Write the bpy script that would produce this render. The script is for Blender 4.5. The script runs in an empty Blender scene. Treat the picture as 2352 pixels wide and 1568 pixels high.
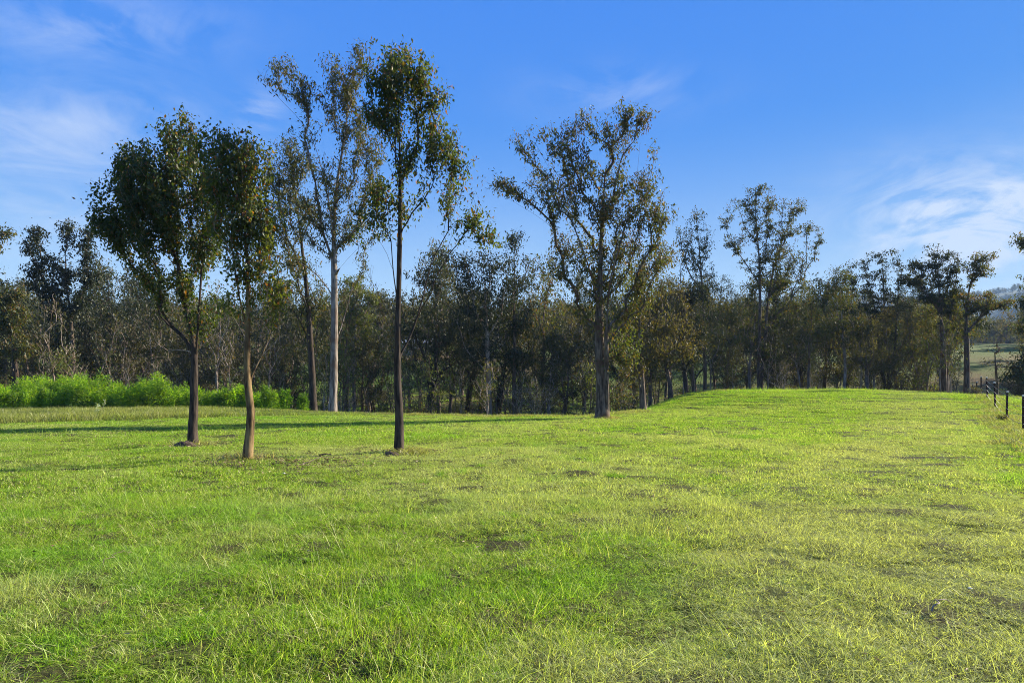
import bpy, math, random
import numpy as np
from mathutils import Vector

RAD = math.radians
C = bpy.context.scene.collection
sc = bpy.context.scene

# ---------------------------------------------------------------- camera
# photo measured on a 2352 x 1568 grid: focal length 1568, eye level at row 879
F, CX, HY, EYE = 1568.0, 1176.0, 879.0, 1.6
cam_d = bpy.data.cameras.new('camera')
cam = bpy.data.objects.new('camera', cam_d)
C.objects.link(cam)
cam.location = (0, 0, EYE)
cam.rotation_euler = (RAD(90), 0, 0)
cam_d.sensor_width = 36
cam_d.lens = 24
cam_d.shift_y = (HY - 784) / 2352
cam_d.clip_end = 8000
cam_d.clip_start = 0.05
sc.camera = cam

# ---------------------------------------------------------------- light
SUN_AZ, SUN_EL = RAD(66), RAD(28)
sun_d = bpy.data.lights.new('sun', 'SUN')
sun_d.energy = 5.0
sun_d.angle = RAD(0.9)
sun_d.color = (1.0, 0.92, 0.75)
sun = bpy.data.objects.new('sun', sun_d)
C.objects.link(sun)
sdir = Vector((math.sin(SUN_AZ) * math.cos(SUN_EL), math.cos(SUN_AZ) * math.cos(SUN_EL), math.sin(SUN_EL)))
sun.rotation_euler = sdir.to_track_quat('Z', 'Y').to_euler()
sun.location = (60, 60, 60)

world = bpy.data.worlds.new('World')
sc.world = world
world.use_nodes = True
SKY_STRENGTH = 0.045
SKY_P = (3.1, 2.3)


def build_world():
    nt = world.node_tree
    N, L = nt.nodes, nt.links
    N.clear()
    out = N.new('ShaderNodeOutputWorld')
    bg = N.new('ShaderNodeBackground')
    bg.inputs['Strength'].default_value = SKY_STRENGTH
    sky = N.new('ShaderNodeTexSky')
    sky.sky_type = 'NISHITA'
    sky.sun_disc = False
    sky.sun_elevation = SUN_EL
    sky.sun_rotation = SUN_AZ
    sky.altitude = 100
    sky.air_density = 1.0
    sky.dust_density = 0.12
    sky.ozone_density = 2.2
    # even out the brightness (as the photograph's tone mapping does) and deepen the colour
    sp0 = N.new('ShaderNodeSeparateColor')
    L.new(sky.outputs[0], sp0.inputs[0])

    def chan(o, p, k):
        a = N.new('ShaderNodeMath')
        a.operation = 'DIVIDE'
        L.new(o, a.inputs[0])
        L.new(sp0.outputs[2], a.inputs[1])
        b = N.new('ShaderNodeMath')
        b.operation = 'MINIMUM'
        L.new(a.outputs[0], b.inputs[0])
        b.inputs[1].default_value = 1.0
        c = N.new('ShaderNodeMath')
        c.operation = 'POWER'
        L.new(b.outputs[0], c.inputs[0])
        c.inputs[1].default_value = p
        d = N.new('ShaderNodeMath')
        d.operation = 'MULTIPLY'
        L.new(c.outputs[0], d.inputs[0])
        d.inputs[1].default_value = k
        return d.outputs[0]
    hsv = N.new('ShaderNodeCombineColor')
    L.new(chan(sp0.outputs[0], SKY_P[0], 7.2), hsv.inputs[0])
    L.new(chan(sp0.outputs[1], SKY_P[1], 7.2), hsv.inputs[1])
    L.new(chan(sp0.outputs[2], 1.0, 7.2), hsv.inputs[2])
    tc = N.new('ShaderNodeTexCoord')

    def m(op, a, b=None, c=None, clamp=False):
        n = N.new('ShaderNodeMath')
        n.operation = op
        n.use_clamp = clamp
        for i, v in enumerate((a, b, c)):
            if v is None:
                continue
            if isinstance(v, (int, float)):
                n.inputs[i].default_value = v
            else:
                L.new(v, n.inputs[i])
        return n.outputs[0]
    sep = N.new('ShaderNodeSeparateXYZ')
    L.new(tc.outputs['Generated'], sep.inputs[0])
    x, y, z = sep.outputs
    # cirrus: noise on a plane high above, so that streaks converge on the horizon
    zz = m('MAXIMUM', m('ADD', z, 0.12), 0.05)
    u, v = m('DIVIDE', x, zz), m('DIVIDE', y, zz)
    cmb = N.new('ShaderNodeCombineXYZ')
    L.new(m('ADD', m('MULTIPLY', u, 0.35), m('MULTIPLY', v, 0.9)), cmb.inputs[0])
    L.new(m('SUBTRACT', m('MULTIPLY', v, 0.35), m('MULTIPLY', u, 1.1)), cmb.inputs[1])
    n1 = N.new('ShaderNodeTexNoise')
    n1.inputs['Scale'].default_value = 1.5
    n1.inputs['Detail'].default_value = 9
    n1.inputs['Roughness'].default_value = 0.64
    n1.inputs['Distortion'].default_value = 1.1
    mp = N.new('ShaderNodeMapping')
    mp.inputs['Scale'].default_value = (0.8, 1.7, 1)
    L.new(cmb.outputs[0], mp.inputs[0])
    L.new(mp.outputs[0], n1.inputs['Vector'])
    n2 = N.new('ShaderNodeTexNoise')
    n2.inputs['Scale'].default_value = 9
    n2.inputs['Detail'].default_value = 10
    n2.inputs['Roughness'].default_value = 0.62
    n2.inputs['Distortion'].default_value = 1.6
    mp2 = N.new('ShaderNodeMapping')
    mp2.inputs['Rotation'].default_value = (0, RAD(25), 0)
    mp2.inputs['Scale'].default_value = (0.45, 0.7, 1.5)
    L.new(tc.outputs['Generated'], mp2.inputs[0])
    L.new(mp2.outputs[0], n2.inputs['Vector'])
    wisps = m('ADD', m('MULTIPLY', n1.outputs[0], 0.3), m('MULTIPLY', n2.outputs[0], 0.7))
    total = None

    def lobe(px, py, rx, ry, amp):
        """patch of cirrus round one direction of the sky"""
        nonlocal total
        dx = m('DIVIDE', m('SUBTRACT', m('DIVIDE', x, m('MAXIMUM', y, 0.05)), (px - CX) / F), rx / F)
        dz = m('DIVIDE', m('SUBTRACT', m('DIVIDE', z, m('MAXIMUM', y, 0.05)), (HY - py) / F), ry / F)
        e = m('POWER', 2.718, m('MULTIPLY', m('ADD', m('MULTIPLY', dx, dx), m('MULTIPLY', dz, dz)), -1.0))
        e = m('MULTIPLY', e, amp)
        total = e if total is None else m('ADD', total, e)
    lobe(2230, 500, 220, 105, 2.0)
    lobe(1420, 210, 200, 60, 0.3)
    lobe(130, 300, 330, 110, 0.55)
    lobe(200, 60, 300, 70, 0.55)
    lobe(600, 250, 50, 45, 0.6)
    lobe(60, 480, 260, 80, 0.42)
    lobe(2450, 430, 200, 120, 0.4)
    w = m('MULTIPLY', m('SUBTRACT', wisps, 0.41), 3.6, clamp=True)
    cov = m('MULTIPLY', total, w)
    band = m('MULTIPLY', m('SUBTRACT', 0.36, z), 2.3, clamp=True)      # thin veil towards the horizon
    cov = m('ADD', cov, m('MULTIPLY', m('POWER', band, 1.6), m('ADD', m('MULTIPLY', wisps, 0.6), 0.95)))
    cov = m('MINIMUM', cov, 0.85)
    mix = N.new('ShaderNodeMix')
    mix.data_type = 'RGBA'
    L.new(cov, mix.inputs[0])
    L.new(hsv.outputs[0], mix.inputs[6])
    mix.inputs[7].default_value = (6.6, 7.2, 8.2, 1)
    L.new(mix.outputs[2], bg.inputs['Color'])
    L.new(bg.outputs[0], out.inputs['Surface'])


build_world()
sc.view_settings.view_transform = 'Standard'
sc.view_settings.look = 'None'
sc.view_settings.exposure = 1.4
sc.view_settings.gamma = 1
sc.cycles.use_denoising = True
sc.cycles.denoising_prefilter = 'NONE'
sc.cycles.filter_width = 1.0
sc.cycles.max_bounces = 6
sc.cycles.diffuse_bounces = 3
sc.cycles.transmission_bounces = 3
sc.cycles.transparent_max_bounces = 4
sc.cycles.volume_bounces = 0

# ---------------------------------------------------------------- noise and terrain height


def _hash(ix, iy, seed):
    h = (ix.astype(np.int64) * 374761393 + iy.astype(np.int64) * 668265263 + seed * 1274126177) & 0xffffffff
    h = ((h ^ (h >> 13)) * 1274126177) & 0xffffffff
    return ((h ^ (h >> 16)) & 0xffff) / 65535.0


def vnoise(x, y, seed=0):
    x, y = np.asarray(x, float), np.asarray(y, float)
    ix, iy = np.floor(x), np.floor(y)
    fx, fy = x - ix, y - iy
    fx, fy = fx * fx * (3 - 2 * fx), fy * fy * (3 - 2 * fy)
    a, b = _hash(ix, iy, seed), _hash(ix + 1, iy, seed)
    c, d = _hash(ix, iy + 1, seed), _hash(ix + 1, iy + 1, seed)
    return (a * (1 - fx) + b * fx) * (1 - fy) + (c * (1 - fx) + d * fx) * fy


def fbm(x, y, seed=0, octv=4):
    s, a, t = 0, 1, 0
    for i in range(octv):
        s = s + a * vnoise(x * 2 ** i + 17.3 * i, y * 2 ** i - 9.1 * i, seed + i)
        t += a
        a *= 0.55
    return s / t


def sstep(a, b, x):
    t = np.clip((np.asarray(x, float) - a) / (b - a), 0, 1)
    return t * t * (3 - 2 * t)


_ty = np.arange(0, 4000, 1.0)
_tz = np.interp(_ty, [0, 35, 40, 46, 55, 66, 80, 100, 130, 170, 250, 400, 600, 900, 1500, 4000],
                [0, 0, -0.45, -1.6, -2.3, -1.7, 0.8, 4, 6.8, 10, 15, 19, 12, 2, -4, -10])
_k = np.hanning(9)
_k /= _k.sum()
_tz = np.convolve(np.pad(_tz, 4, 'edge'), _k, 'valid')


def zg(X, Y):
    X, Y = np.asarray(X, float), np.asarray(Y, float)
    yc = np.interp(X, [-60, -24, -14, -9, 0, 4, 8, 14, 30, 60], [42, 41, 40, 36.5, 33, 33.5, 41, 50, 53, 58])
    fade = 1 - sstep(60, 115, Y)
    z = np.interp(Y - (yc - 36) * fade, _ty, _tz)
    z = np.where(Y < 0, 0, z)
    mound = sstep(8, 16, X + (Y - 45) * 0.1) * (1 - 0.62 * sstep(24, 37, X)) * sstep(24, 47, Y) * (1 - sstep(55, 80, Y))
    z = z + 1.1 * mound
    near = 1 - sstep(60, 140, Y)
    z = z + near * (0.05 * (fbm(X / 2.2, Y / 2.2, 3, 2) - 0.5) + 0.13 * (fbm(X / 0.6, Y / 0.6, 5, 2) - 0.5))
    z = z + (1 - near) * 5.0 * (fbm(X / 60, Y / 60, 9, 3) - 0.5)
    return z


def W(px, py, Y):
    return np.array([(px - CX) / F * Y, Y, EYE - (py - HY) / F * Y])

# ---------------------------------------------------------------- mesh helpers


def mesh_np(name, verts, faces, mat=None, smooth=False, mat_idx=None):
    """faces: list of integer arrays, each (n, k) with its own k"""
    me = bpy.data.meshes.new(name)
    verts = np.asarray(verts, np.float32)
    faces = [np.asarray(f, np.int32) for f in faces if len(f)]
    me.vertices.add(len(verts))
    me.vertices.foreach_set('co', verts.ravel())
    loops = np.concatenate([f.ravel() for f in faces])
    tot = np.concatenate([np.full(len(f), f.shape[1], np.int32) for f in faces])
    start = np.concatenate([[0], np.cumsum(tot)[:-1]]).astype(np.int32)
    me.loops.add(len(loops))
    me.loops.foreach_set('vertex_index', loops)
    me.polygons.add(len(tot))
    me.polygons.foreach_set('loop_start', start)
    me.update(calc_edges=True)
    me.polygons.foreach_set('use_smooth', np.full(len(tot), smooth))
    if mat is not None:
        for mm in (mat if isinstance(mat, (list, tuple)) else [mat]):
            me.materials.append(mm)
    if mat_idx is not None:
        me.polygons.foreach_set('material_index', np.asarray(mat_idx, np.int32))
    return me


def obj(name, me, parent=None, loc=(0, 0, 0), link=True, **props):
    o = bpy.data.objects.new(name, me)
    o.location = loc
    if parent is not None:
        o.parent = parent
    for k, v in props.items():
        o[k] = v
    if link:
        C.objects.link(o)
    return o


class MB:
    """collects pieces of geometry for one mesh"""

    def __init__(self):
        self.v, self.q, self.t, self.n = [], [], [], 0

    def add(self, v, q=None, t=None):
        v = np.asarray(v, float)
        if q is not None and len(q):
            self.q.append(np.asarray(q) + self.n)
        if t is not None and len(t):
            self.t.append(np.asarray(t) + self.n)
        self.v.append(v)
        self.n += len(v)

    def tube(self, P, r, k=6, rng=None, rough=0.0, cap=False):
        P, r = np.asarray(P, float), np.asarray(r, float)
        n = len(P)
        T = np.gradient(P, axis=0)
        T /= np.linalg.norm(T, axis=1)[:, None] + 1e-9
        ref = np.array([1.0, 0.13, 0.0]) if abs(T[:, 2]).mean() > 0.5 else np.array([0.0, 0.1, 1.0])
        A = np.cross(T, ref)
        A /= np.linalg.norm(A, axis=1)[:, None] + 1e-9
        B = np.cross(T, A)
        a = np.arange(k) / k * 2 * math.pi
        rr = r[:, None] * np.ones(k)
        if rough and rng is not None:
            rr = rr * (1 + rough * (rng.random((n, k)) - 0.5) * 2)
        V = P[:, None, :] + rr[:, :, None] * (np.cos(a)[None, :, None] * A[:, None, :] + np.sin(a)[None, :, None] * B[:, None, :])
        i = np.arange(n - 1)[:, None] * k
        j = np.arange(k)[None, :]
        j2 = (j + 1) % k
        q = np.stack([i + j, i + j2, i + k + j2, i + k + j], -1).reshape(-1, 4)
        V = V.reshape(-1, 3)
        t = None
        if cap:
            V = np.vstack([V, P[0], P[-1]])
            c0, c1 = n * k, n * k + 1
            jj = np.arange(k)
            t = np.vstack([np.stack([np.full(k, c0), (jj + 1) % k, jj], -1),
                           np.stack([np.full(k, c1), (n - 1) * k + jj, (n - 1) * k + (jj + 1) % k], -1)])
        self.add(V, q, t)

    def leaves(self, c, d, L, Wd, rng, droop=0.0):
        """one lance-shaped leaf per centre: four points, folded along its middle"""
        c, d = np.asarray(c, float), np.asarray(d, float)
        n = len(c)
        if n == 0:
            return
        d = d / (np.linalg.norm(d, axis=1)[:, None] + 1e-9)
        s = np.cross(d, rng.normal(size=(n, 3)))
        s /= np.linalg.norm(s, axis=1)[:, None] + 1e-9
        L = (np.ones(n) * L)[:, None]
        Wd = (np.ones(n) * Wd)[:, None]
        up = np.cross(d, s)
        m0 = c + d * L * 0.42
        V = np.stack([c, m0 + s * Wd * 0.5 + up * Wd * 0.12, c + d * L + np.array([0, 0, -droop]) * L, m0 - s * Wd * 0.5 + up * Wd * 0.12], 1).reshape(-1, 3)
        self.add(V, np.arange(4 * n).reshape(-1, 4))

    def mesh(self, name, mat, smooth=False):
        f = []
        if self.q:
            f.append(np.concatenate(self.q))
        if self.t:
            f.append(np.concatenate(self.t))
        return mesh_np(name, np.concatenate(self.v), f, mat, smooth)

# ---------------------------------------------------------------- materials


def new_mat(name):
    m = bpy.data.materials.new(name)
    m.use_nodes = True
    nt = m.node_tree
    nt.nodes.clear()
    return m, nt.nodes, nt.links


def ramp(N, stops, interp='LINEAR'):
    r = N.new('ShaderNodeValToRGB')
    r.color_ramp.interpolation = interp
    el = r.color_ramp.elements
    while len(el) > 1:
        el.remove(el[0])
    el[0].position, el[0].color = stops[0][0], (*stops[0][1], 1)
    for p, c in stops[1:]:
        e = el.new(p)
        e.color = (*c, 1)
    return r


def mixc(N, L, fac, a, b, mode='MIX'):
    m = N.new('ShaderNodeMix')
    m.data_type = 'RGBA'
    m.blend_type = mode
    for s, v in ((0, fac), (6, a), (7, b)):
        if isinstance(v, (int, float)):
            m.inputs[s].default_value = v
        elif isinstance(v, tuple):
            m.inputs[s].default_value = (*v, 1)
        else:
            L.new(v, m.inputs[s])
    return m.outputs[2]


def noise(N, L, scale, detail=3, vec=None, rough=0.5):
    n = N.new('ShaderNodeTexNoise')
    n.inputs['Scale'].default_value = scale
    n.inputs['Detail'].default_value = detail
    n.inputs['Roughness'].default_value = rough
    if vec is not None:
        L.new(vec, n.inputs['Vector'])
    return n.outputs[0]


def leaf_mat(name, stops, trans=0.4, gloss=0.03, rough=0.45, tr_tint=(1.45, 1.38, 0.42)):
    m, N, L = new_mat(name)
    geo = N.new('ShaderNodeNewGeometry')
    r = ramp(N, stops)
    L.new(geo.outputs['Random Per Island'], r.inputs[0])
    oi = N.new('ShaderNodeObjectInfo')
    h = N.new('ShaderNodeHueSaturation')
    mr = N.new('ShaderNodeMapRange')
    mr.inputs[3].default_value, mr.inputs[4].default_value = 0.485, 0.515
    L.new(oi.outputs['Random'], mr.inputs[0])
    L.new(mr.outputs[0], h.inputs['Hue'])
    mr2 = N.new('ShaderNodeMapRange')
    mr2.inputs[3].default_value, mr2.inputs[4].default_value = 1.25, 0.8
    L.new(oi.outputs['Random'], mr2.inputs[0])
    L.new(mr2.outputs[0], h.inputs['Value'])
    L.new(r.outputs[0], h.inputs['Color'])
    dif = N.new('ShaderNodeBsdfDiffuse')
    L.new(h.outputs[0], dif.inputs[0])
    tr = N.new('ShaderNodeBsdfTranslucent')
    L.new(mixc(N, L, 1.0, h.outputs[0], tr_tint, 'MULTIPLY'), tr.inputs[0])
    mx = N.new('ShaderNodeMixShader')
    mx.inputs[0].default_value = trans
    L.new(dif.outputs[0], mx.inputs[1])
    L.new(tr.outputs[0], mx.inputs[2])
    gl = N.new('ShaderNodeBsdfGlossy')
    gl.inputs['Roughness'].default_value = rough
    mg = N.new('ShaderNodeMixShader')
    mg.inputs[0].default_value = gloss
    L.new(mx.outputs[0], mg.inputs[1])
    L.new(gl.outputs[0], mg.inputs[2])
    out = N.new('ShaderNodeOutputMaterial')
    L.new(mg.outputs[0], out.inputs[0])
    return m


def bark_mat(name, c1, c2, c3=None, scale=6.0, bump=0.6, stretch=0.15):
    m, N, L = new_mat(name)
    tc = N.new('ShaderNodeTexCoord')
    mp = N.new('ShaderNodeMapping')
    mp.inputs['Scale'].default_value = (1, 1, stretch)
    L.new(tc.outputs['Object'], mp.inputs[0])
    n1 = noise(N, L, scale * 3, 6, mp.outputs[0], 0.65)
    r = ramp(N, [(0.40, c1), (0.58, c2)])
    L.new(n1, r.inputs[0])
    col = r.outputs[0]
    if c3:
        n2 = noise(N, L, 0.9, 3, tc.outputs['Object'])
        r2 = ramp(N, [(0.5, (0, 0, 0)), (0.62, (1, 1, 1))])
        L.new(n2, r2.inputs[0])
        col = mixc(N, L, r2.outputs[0], col, c3)
    b = N.new('ShaderNodeBump')
    b.inputs['Strength'].default_value = bump
    b.inputs['Distance'].default_value = 0.02
    L.new(n1, b.inputs['Height'])
    p = N.new('ShaderNodeBsdfPrincipled')
    p.inputs['Roughness'].default_value = 0.85
    p.inputs['Specular IOR Level'].default_value = 0.25
    L.new(col, p.inputs['Base Color'])
    L.new(b.outputs[0], p.inputs['Normal'])
    out = N.new('ShaderNodeOutputMaterial')
    L.new(p.outputs[0], out.inputs[0])
    return m


def plain_mat(name, c, rough=0.8, metal=0.0, vary=0.3, scale=20):
    m, N, L = new_mat(name)
    tc = N.new('ShaderNodeTexCoord')
    n1 = noise(N, L, scale, 4, tc.outputs['Object'])
    d = tuple(x * (1 - vary) for x in c)
    u = tuple(min(1, x * (1 + vary)) for x in c)
    r = ramp(N, [(0.3, d), (0.7, u)])
    L.new(n1, r.inputs[0])
    p = N.new('ShaderNodeBsdfPrincipled')
    p.inputs['Roughness'].default_value = rough
    p.inputs['Metallic'].default_value = metal
    L.new(r.outputs[0], p.inputs['Base Color'])
    out = N.new('ShaderNodeOutputMaterial')
    L.new(p.outputs[0], out.inputs[0])
    return m


M = {}
M['leaf_young'] = leaf_mat('leaf_young', [(0, (0.030, 0.056, 0.013)), (0.45, (0.050, 0.080, 0.015)), (0.85, (0.077, 0.104, 0.017)), (0.95, (0.165, 0.080, 0.017))], 0.6, 0.03, 0.45, (1.9, 1.55, 0.4))
M['leaf_gum'] = leaf_mat('leaf_gum', [(0, (0.045, 0.056, 0.014)), (0.5, (0.064, 0.080, 0.018)), (0.82, (0.100, 0.090, 0.018)), (1, (0.151, 0.080, 0.018))], 0.48, 0.03)
M['leaf_brown'] = leaf_mat('leaf_brown', [(0, (0.051, 0.053, 0.015)), (0.5, (0.069, 0.067, 0.018)), (1, (0.118, 0.090, 0.025))], 0.48, 0.03)
M['leaf_dark'] = leaf_mat('leaf_dark', [(0, (0.021, 0.031, 0.009)), (0.6, (0.033, 0.043, 0.011)), (1, (0.047, 0.043, 0.012))], 0.34, 0.03)
M['leaf_bright'] = leaf_mat('leaf_bright', [(0, (0.067, 0.096, 0.019)), (0.6, (0.106, 0.134, 0.024)), (1, (0.154, 0.144, 0.029))], 0.5, 0.03)
M['mistletoe'] = leaf_mat('mistletoe', [(0, (0.067, 0.043, 0.012)), (0.6, (0.089, 0.062, 0.012)), (1, (0.122, 0.062, 0.019))], 0.45, 0.04)
M['wattle'] = leaf_mat('wattle', [(0, (0.116, 0.235, 0.014)), (0.5, (0.196, 0.393, 0.019)), (1, (0.426, 0.530, 0.029))], 0.58, 0.02, 0.5, (1.2, 1.25, 0.4))


def vary_by_place(m, scale, c_dark, lo=0.42, hi=0.58):
    N, L = m.node_tree.nodes, m.node_tree.links
    hs = next(n for n in N if n.type == 'HUE_SAT')
    outs = [l.to_socket for l in hs.outputs[0].links]
    geo = N.new('ShaderNodeNewGeometry')
    r = ramp(N, [(lo, c_dark), (hi, (1, 1, 1))])
    L.new(noise(N, L, scale, 3, geo.outputs['Position']), r.inputs[0])
    c = mixc(N, L, 1.0, hs.outputs[0], r.outputs[0], 'MULTIPLY')
    for t in outs:
        L.new(c, t)


vary_by_place(M['wattle'], 0.9, (0.45, 0.5, 0.6))
M['bark_dark'] = bark_mat('bark_dark', (0.014, 0.010, 0.008), (0.078, 0.055, 0.04), (0.055, 0.034, 0.02), 5, 1.0)
M['bark_bronze'] = bark_mat('bark_bronze', (0.05, 0.024, 0.010), (0.27, 0.18, 0.08), (0.08, 0.045, 0.025), 4, 0.8)
M['bark_pale'] = bark_mat('bark_pale', (0.10, 0.072, 0.055), (0.34, 0.28, 0.23), (0.16, 0.10, 0.07), 3, 0.6)
M['bark_grey'] = bark_mat('bark_grey', (0.05, 0.034, 0.024), (0.20, 0.145, 0.105), (0.11, 0.06, 0.035), 4, 0.8)
M['twig_pale'] = bark_mat('twig_pale', (0.20, 0.15, 0.11), (0.42, 0.34, 0.26), None, 4, 0.3)
M['twig'] = bark_mat('twig', (0.05, 0.035, 0.025), (0.14, 0.10, 0.075), None, 6, 0.3)


def grass_mat(name, stops, dry, lush, trans=0.5, gloss=0.018):
    m, N, L = new_mat(name)
    geo = N.new('ShaderNodeNewGeometry')
    r = ramp(N, stops)
    L.new(geo.outputs['Random Per Island'], r.inputs[0])
    a = N.new('ShaderNodeAttribute')
    a.attribute_type = 'INSTANCER'
    a.attribute_name = 'dry'
    b = N.new('ShaderNodeAttribute')
    b.attribute_type = 'INSTANCER'
    b.attribute_name = 'lush'
    col = mixc(N, L, b.outputs['Fac'], r.outputs[0], lush)
    col = mixc(N, L, a.outputs['Fac'], col, dry)
    sx = N.new('ShaderNodeSeparateXYZ')
    rb = ramp(N, [(0.0, (0.38, 0.36, 0.34)), (0.6, (1.0, 1.0, 1.0)), (1.0, (1.7, 1.65, 1.6))])
    mrx = N.new('ShaderNodeMath')
    mrx.operation = 'FRACT'
    mm = N.new('ShaderNodeMath')
    mm.operation = 'MULTIPLY'
    mm.inputs[1].default_value = 37.7
    L.new(geo.outputs['Random Per Island'], mm.inputs[0])
    L.new(mm.outputs[0], mrx.inputs[0])
    L.new(mrx.outputs[0], rb.inputs[0])
    col = mixc(N, L, 1.0, col, rb.outputs[0], 'MULTIPLY')
    dif = N.new('ShaderNodeBsdfDiffuse')
    L.new(col, dif.inputs[0])
    tr = N.new('ShaderNodeBsdfTranslucent')
    L.new(mixc(N, L, 1.0, col, (1.15, 1.2, 0.45), 'MULTIPLY'), tr.inputs[0])
    mx = N.new('ShaderNodeMixShader')
    mx.inputs[0].default_value = trans
    L.new(dif.outputs[0], mx.inputs[1])
    L.new(tr.outputs[0], mx.inputs[2])
    gl = N.new('ShaderNodeBsdfGlossy')
    gl.inputs['Roughness'].default_value = 0.42
    mg = N.new('ShaderNodeMixShader')
    mg.inputs[0].default_value = gloss
    L.new(mx.outputs[0], mg.inputs[1])
    L.new(gl.outputs[0], mg.inputs[2])
    out = N.new('ShaderNodeOutputMaterial')
    L.new(mg.outputs[0], out.inputs[0])
    return m


M['grass'] = grass_mat('grass', [(0, (0.15, 0.26, 0.016)), (0.35, (0.24, 0.39, 0.022)), (0.65, (0.34, 0.48, 0.045)), (0.84, (0.50, 0.52, 0.12)), (0.94, (0.66, 0.60, 0.32))],
                       (0.50, 0.51, 0.22), (0.19, 0.40, 0.016))
M['grass_tall'] = grass_mat('grass_tall', [(0, (0.20, 0.25, 0.04)), (0.5, (0.34, 0.36, 0.09)), (1, (0.48, 0.42, 0.17))],
                            (0.42, 0.34, 0.17), (0.20, 0.30, 0.04), 0.5, 0.03)


def ground_mat():
    m, N, L = new_mat('ground')
    geo = N.new('ShaderNodeNewGeometry')
    pos = geo.outputs['Position']
    n_big = noise(N, L, 0.05, 4, pos, 0.6)
    n_mid = noise(N, L, 0.8, 4, pos)
    n_fine = noise(N, L, 14, 5, pos, 0.7)
    r1 = ramp(N, [(0.3, (0.045, 0.035, 0.02)), (0.5, (0.07, 0.07, 0.022)), (0.7, (0.09, 0.11, 0.024))])
    L.new(n_mid, r1.inputs[0])
    r2 = ramp(N, [(0.3, (0.3, 0.28, 0.25)), (0.7, (1.4, 1.4, 1.25))])
    L.new(n_fine, r2.inputs[0])
    near = mixc(N, L, 1.0, r1.outputs[0], r2.outputs[0], 'MULTIPLY')
    # opposite side of the gully: paddock grass, green in places, straw-brown in others
    r3 = ramp(N, [(0.42, (0.08, 0.125, 0.018)), (0.53, (0.11, 0.12, 0.028)), (0.64, (0.14, 0.09, 0.038))])
    L.new(n_big, r3.inputs[0])
    far = mixc(N, L, 1.0, r3.outputs[0], r2.outputs[0], 'MULTIPLY')
    sp = N.new('ShaderNodeSeparateXYZ')
    L.new(pos, sp.inputs[0])
    mr = N.new('ShaderNodeMapRange')
    mr.inputs[1].default_value, mr.inputs[2].default_value = 50, 75
    L.new(sp.outputs[1], mr.inputs[0])
    col = mixc(N, L, mr.outputs[0], near, far)
    b = N.new('ShaderNodeBump')
    b.inputs['Strength'].default_value = 0.8
    b.inputs['Distance'].default_value = 0.05
    L.new(n_fine, b.inputs['Height'])
    p = N.new('ShaderNodeBsdfPrincipled')
    p.inputs['Roughness'].default_value = 0.95
    p.inputs['Specular IOR Level'].default_value = 0.1
    L.new(col, p.inputs['Base Color'])
    L.new(b.outputs[0], p.inputs['Normal'])
    out = N.new('ShaderNodeOutputMaterial')
    L.new(p.outputs[0], out.inputs[0])
    return m


M['ground'] = ground_mat()

# ---------------------------------------------------------------- ground sheet


def build_ground():
    ys = np.concatenate([[-300, -150, -60, -30, -12, -5], np.arange(0, 14, 0.13), np.arange(14, 62, 0.25), np.arange(62, 130, 1.2), 130 * 1.06 ** np.arange(0, 58)])
    xh = np.concatenate([np.arange(0, 9, 0.14), np.arange(9, 26, 0.3), np.arange(26, 70, 1.0), 70 * 1.08 ** np.arange(0, 54)])
    xs = np.concatenate([-xh[:0:-1], xh])
    X, Y = np.meshgrid(xs, ys)
    Z = zg(X, Y)
    nx, ny = len(xs), len(ys)
    i = np.arange(ny - 1)[:, None] * nx + np.arange(nx - 1)[None, :]
    q = np.stack([i, i + 1, i + nx + 1, i + nx], -1).reshape(-1, 4)
    me = mesh_np('ground', np.stack([X, Y, Z], -1).reshape(-1, 3), [q], M['ground'], True)
    obj('ground', me, kind='structure')


build_ground()


def hill_h(X, Y):
    """wooded ranges far behind, higher to the right"""
    r = np.sqrt(X * X + Y * Y)
    px = CX + F * X / Y
    top = np.interp(px, [-600, 0, 700, 1200, 1600, 1850, 1960, 2100, 2250, 2352, 2600, 3200], [695, 700, 705, 712, 702, 690, 686, 684, 676, 660, 668, 690])
    h = (HY - top - 1) / F * 1700 * Y / r
    h = h * (0.95 + 0.10 * fbm(X / 220, Y / 220, 21, 3))
    h1 = h * sstep(1050, 1700, r) * (1 - 0.3 * sstep(1700, 2300, r))
    return h1 + 16 * (fbm(X / 55, Y / 55, 31, 2) - 0.5) * sstep(1000, 1150, r) - 6


def build_hills():
    a = np.linspace(RAD(-47), RAD(47), 500)
    r = np.linspace(1000, 2300, 90)
    A, Rr = np.meshgrid(a, r)
    X, Y = Rr * np.sin(A), Rr * np.cos(A)
    Z = hill_h(X, Y)
    nx, ny = len(a), len(r)
    i = np.arange(ny - 1)[:, None] * nx + np.arange(nx - 1)[None, :]
    q = np.stack([i, i + 1, i + nx + 1, i + nx], -1).reshape(-1, 4)
    mm = plain_mat('hillside', (0.05, 0.07, 0.03), 0.95, 0, 0.5, 0.02)
    obj('hills', mesh_np('hills', np.stack([X, Y, Z], -1).reshape(-1, 3), [q], mm, True), kind='structure')


build_hills()

# ---------------------------------------------------------------- tree growth


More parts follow.
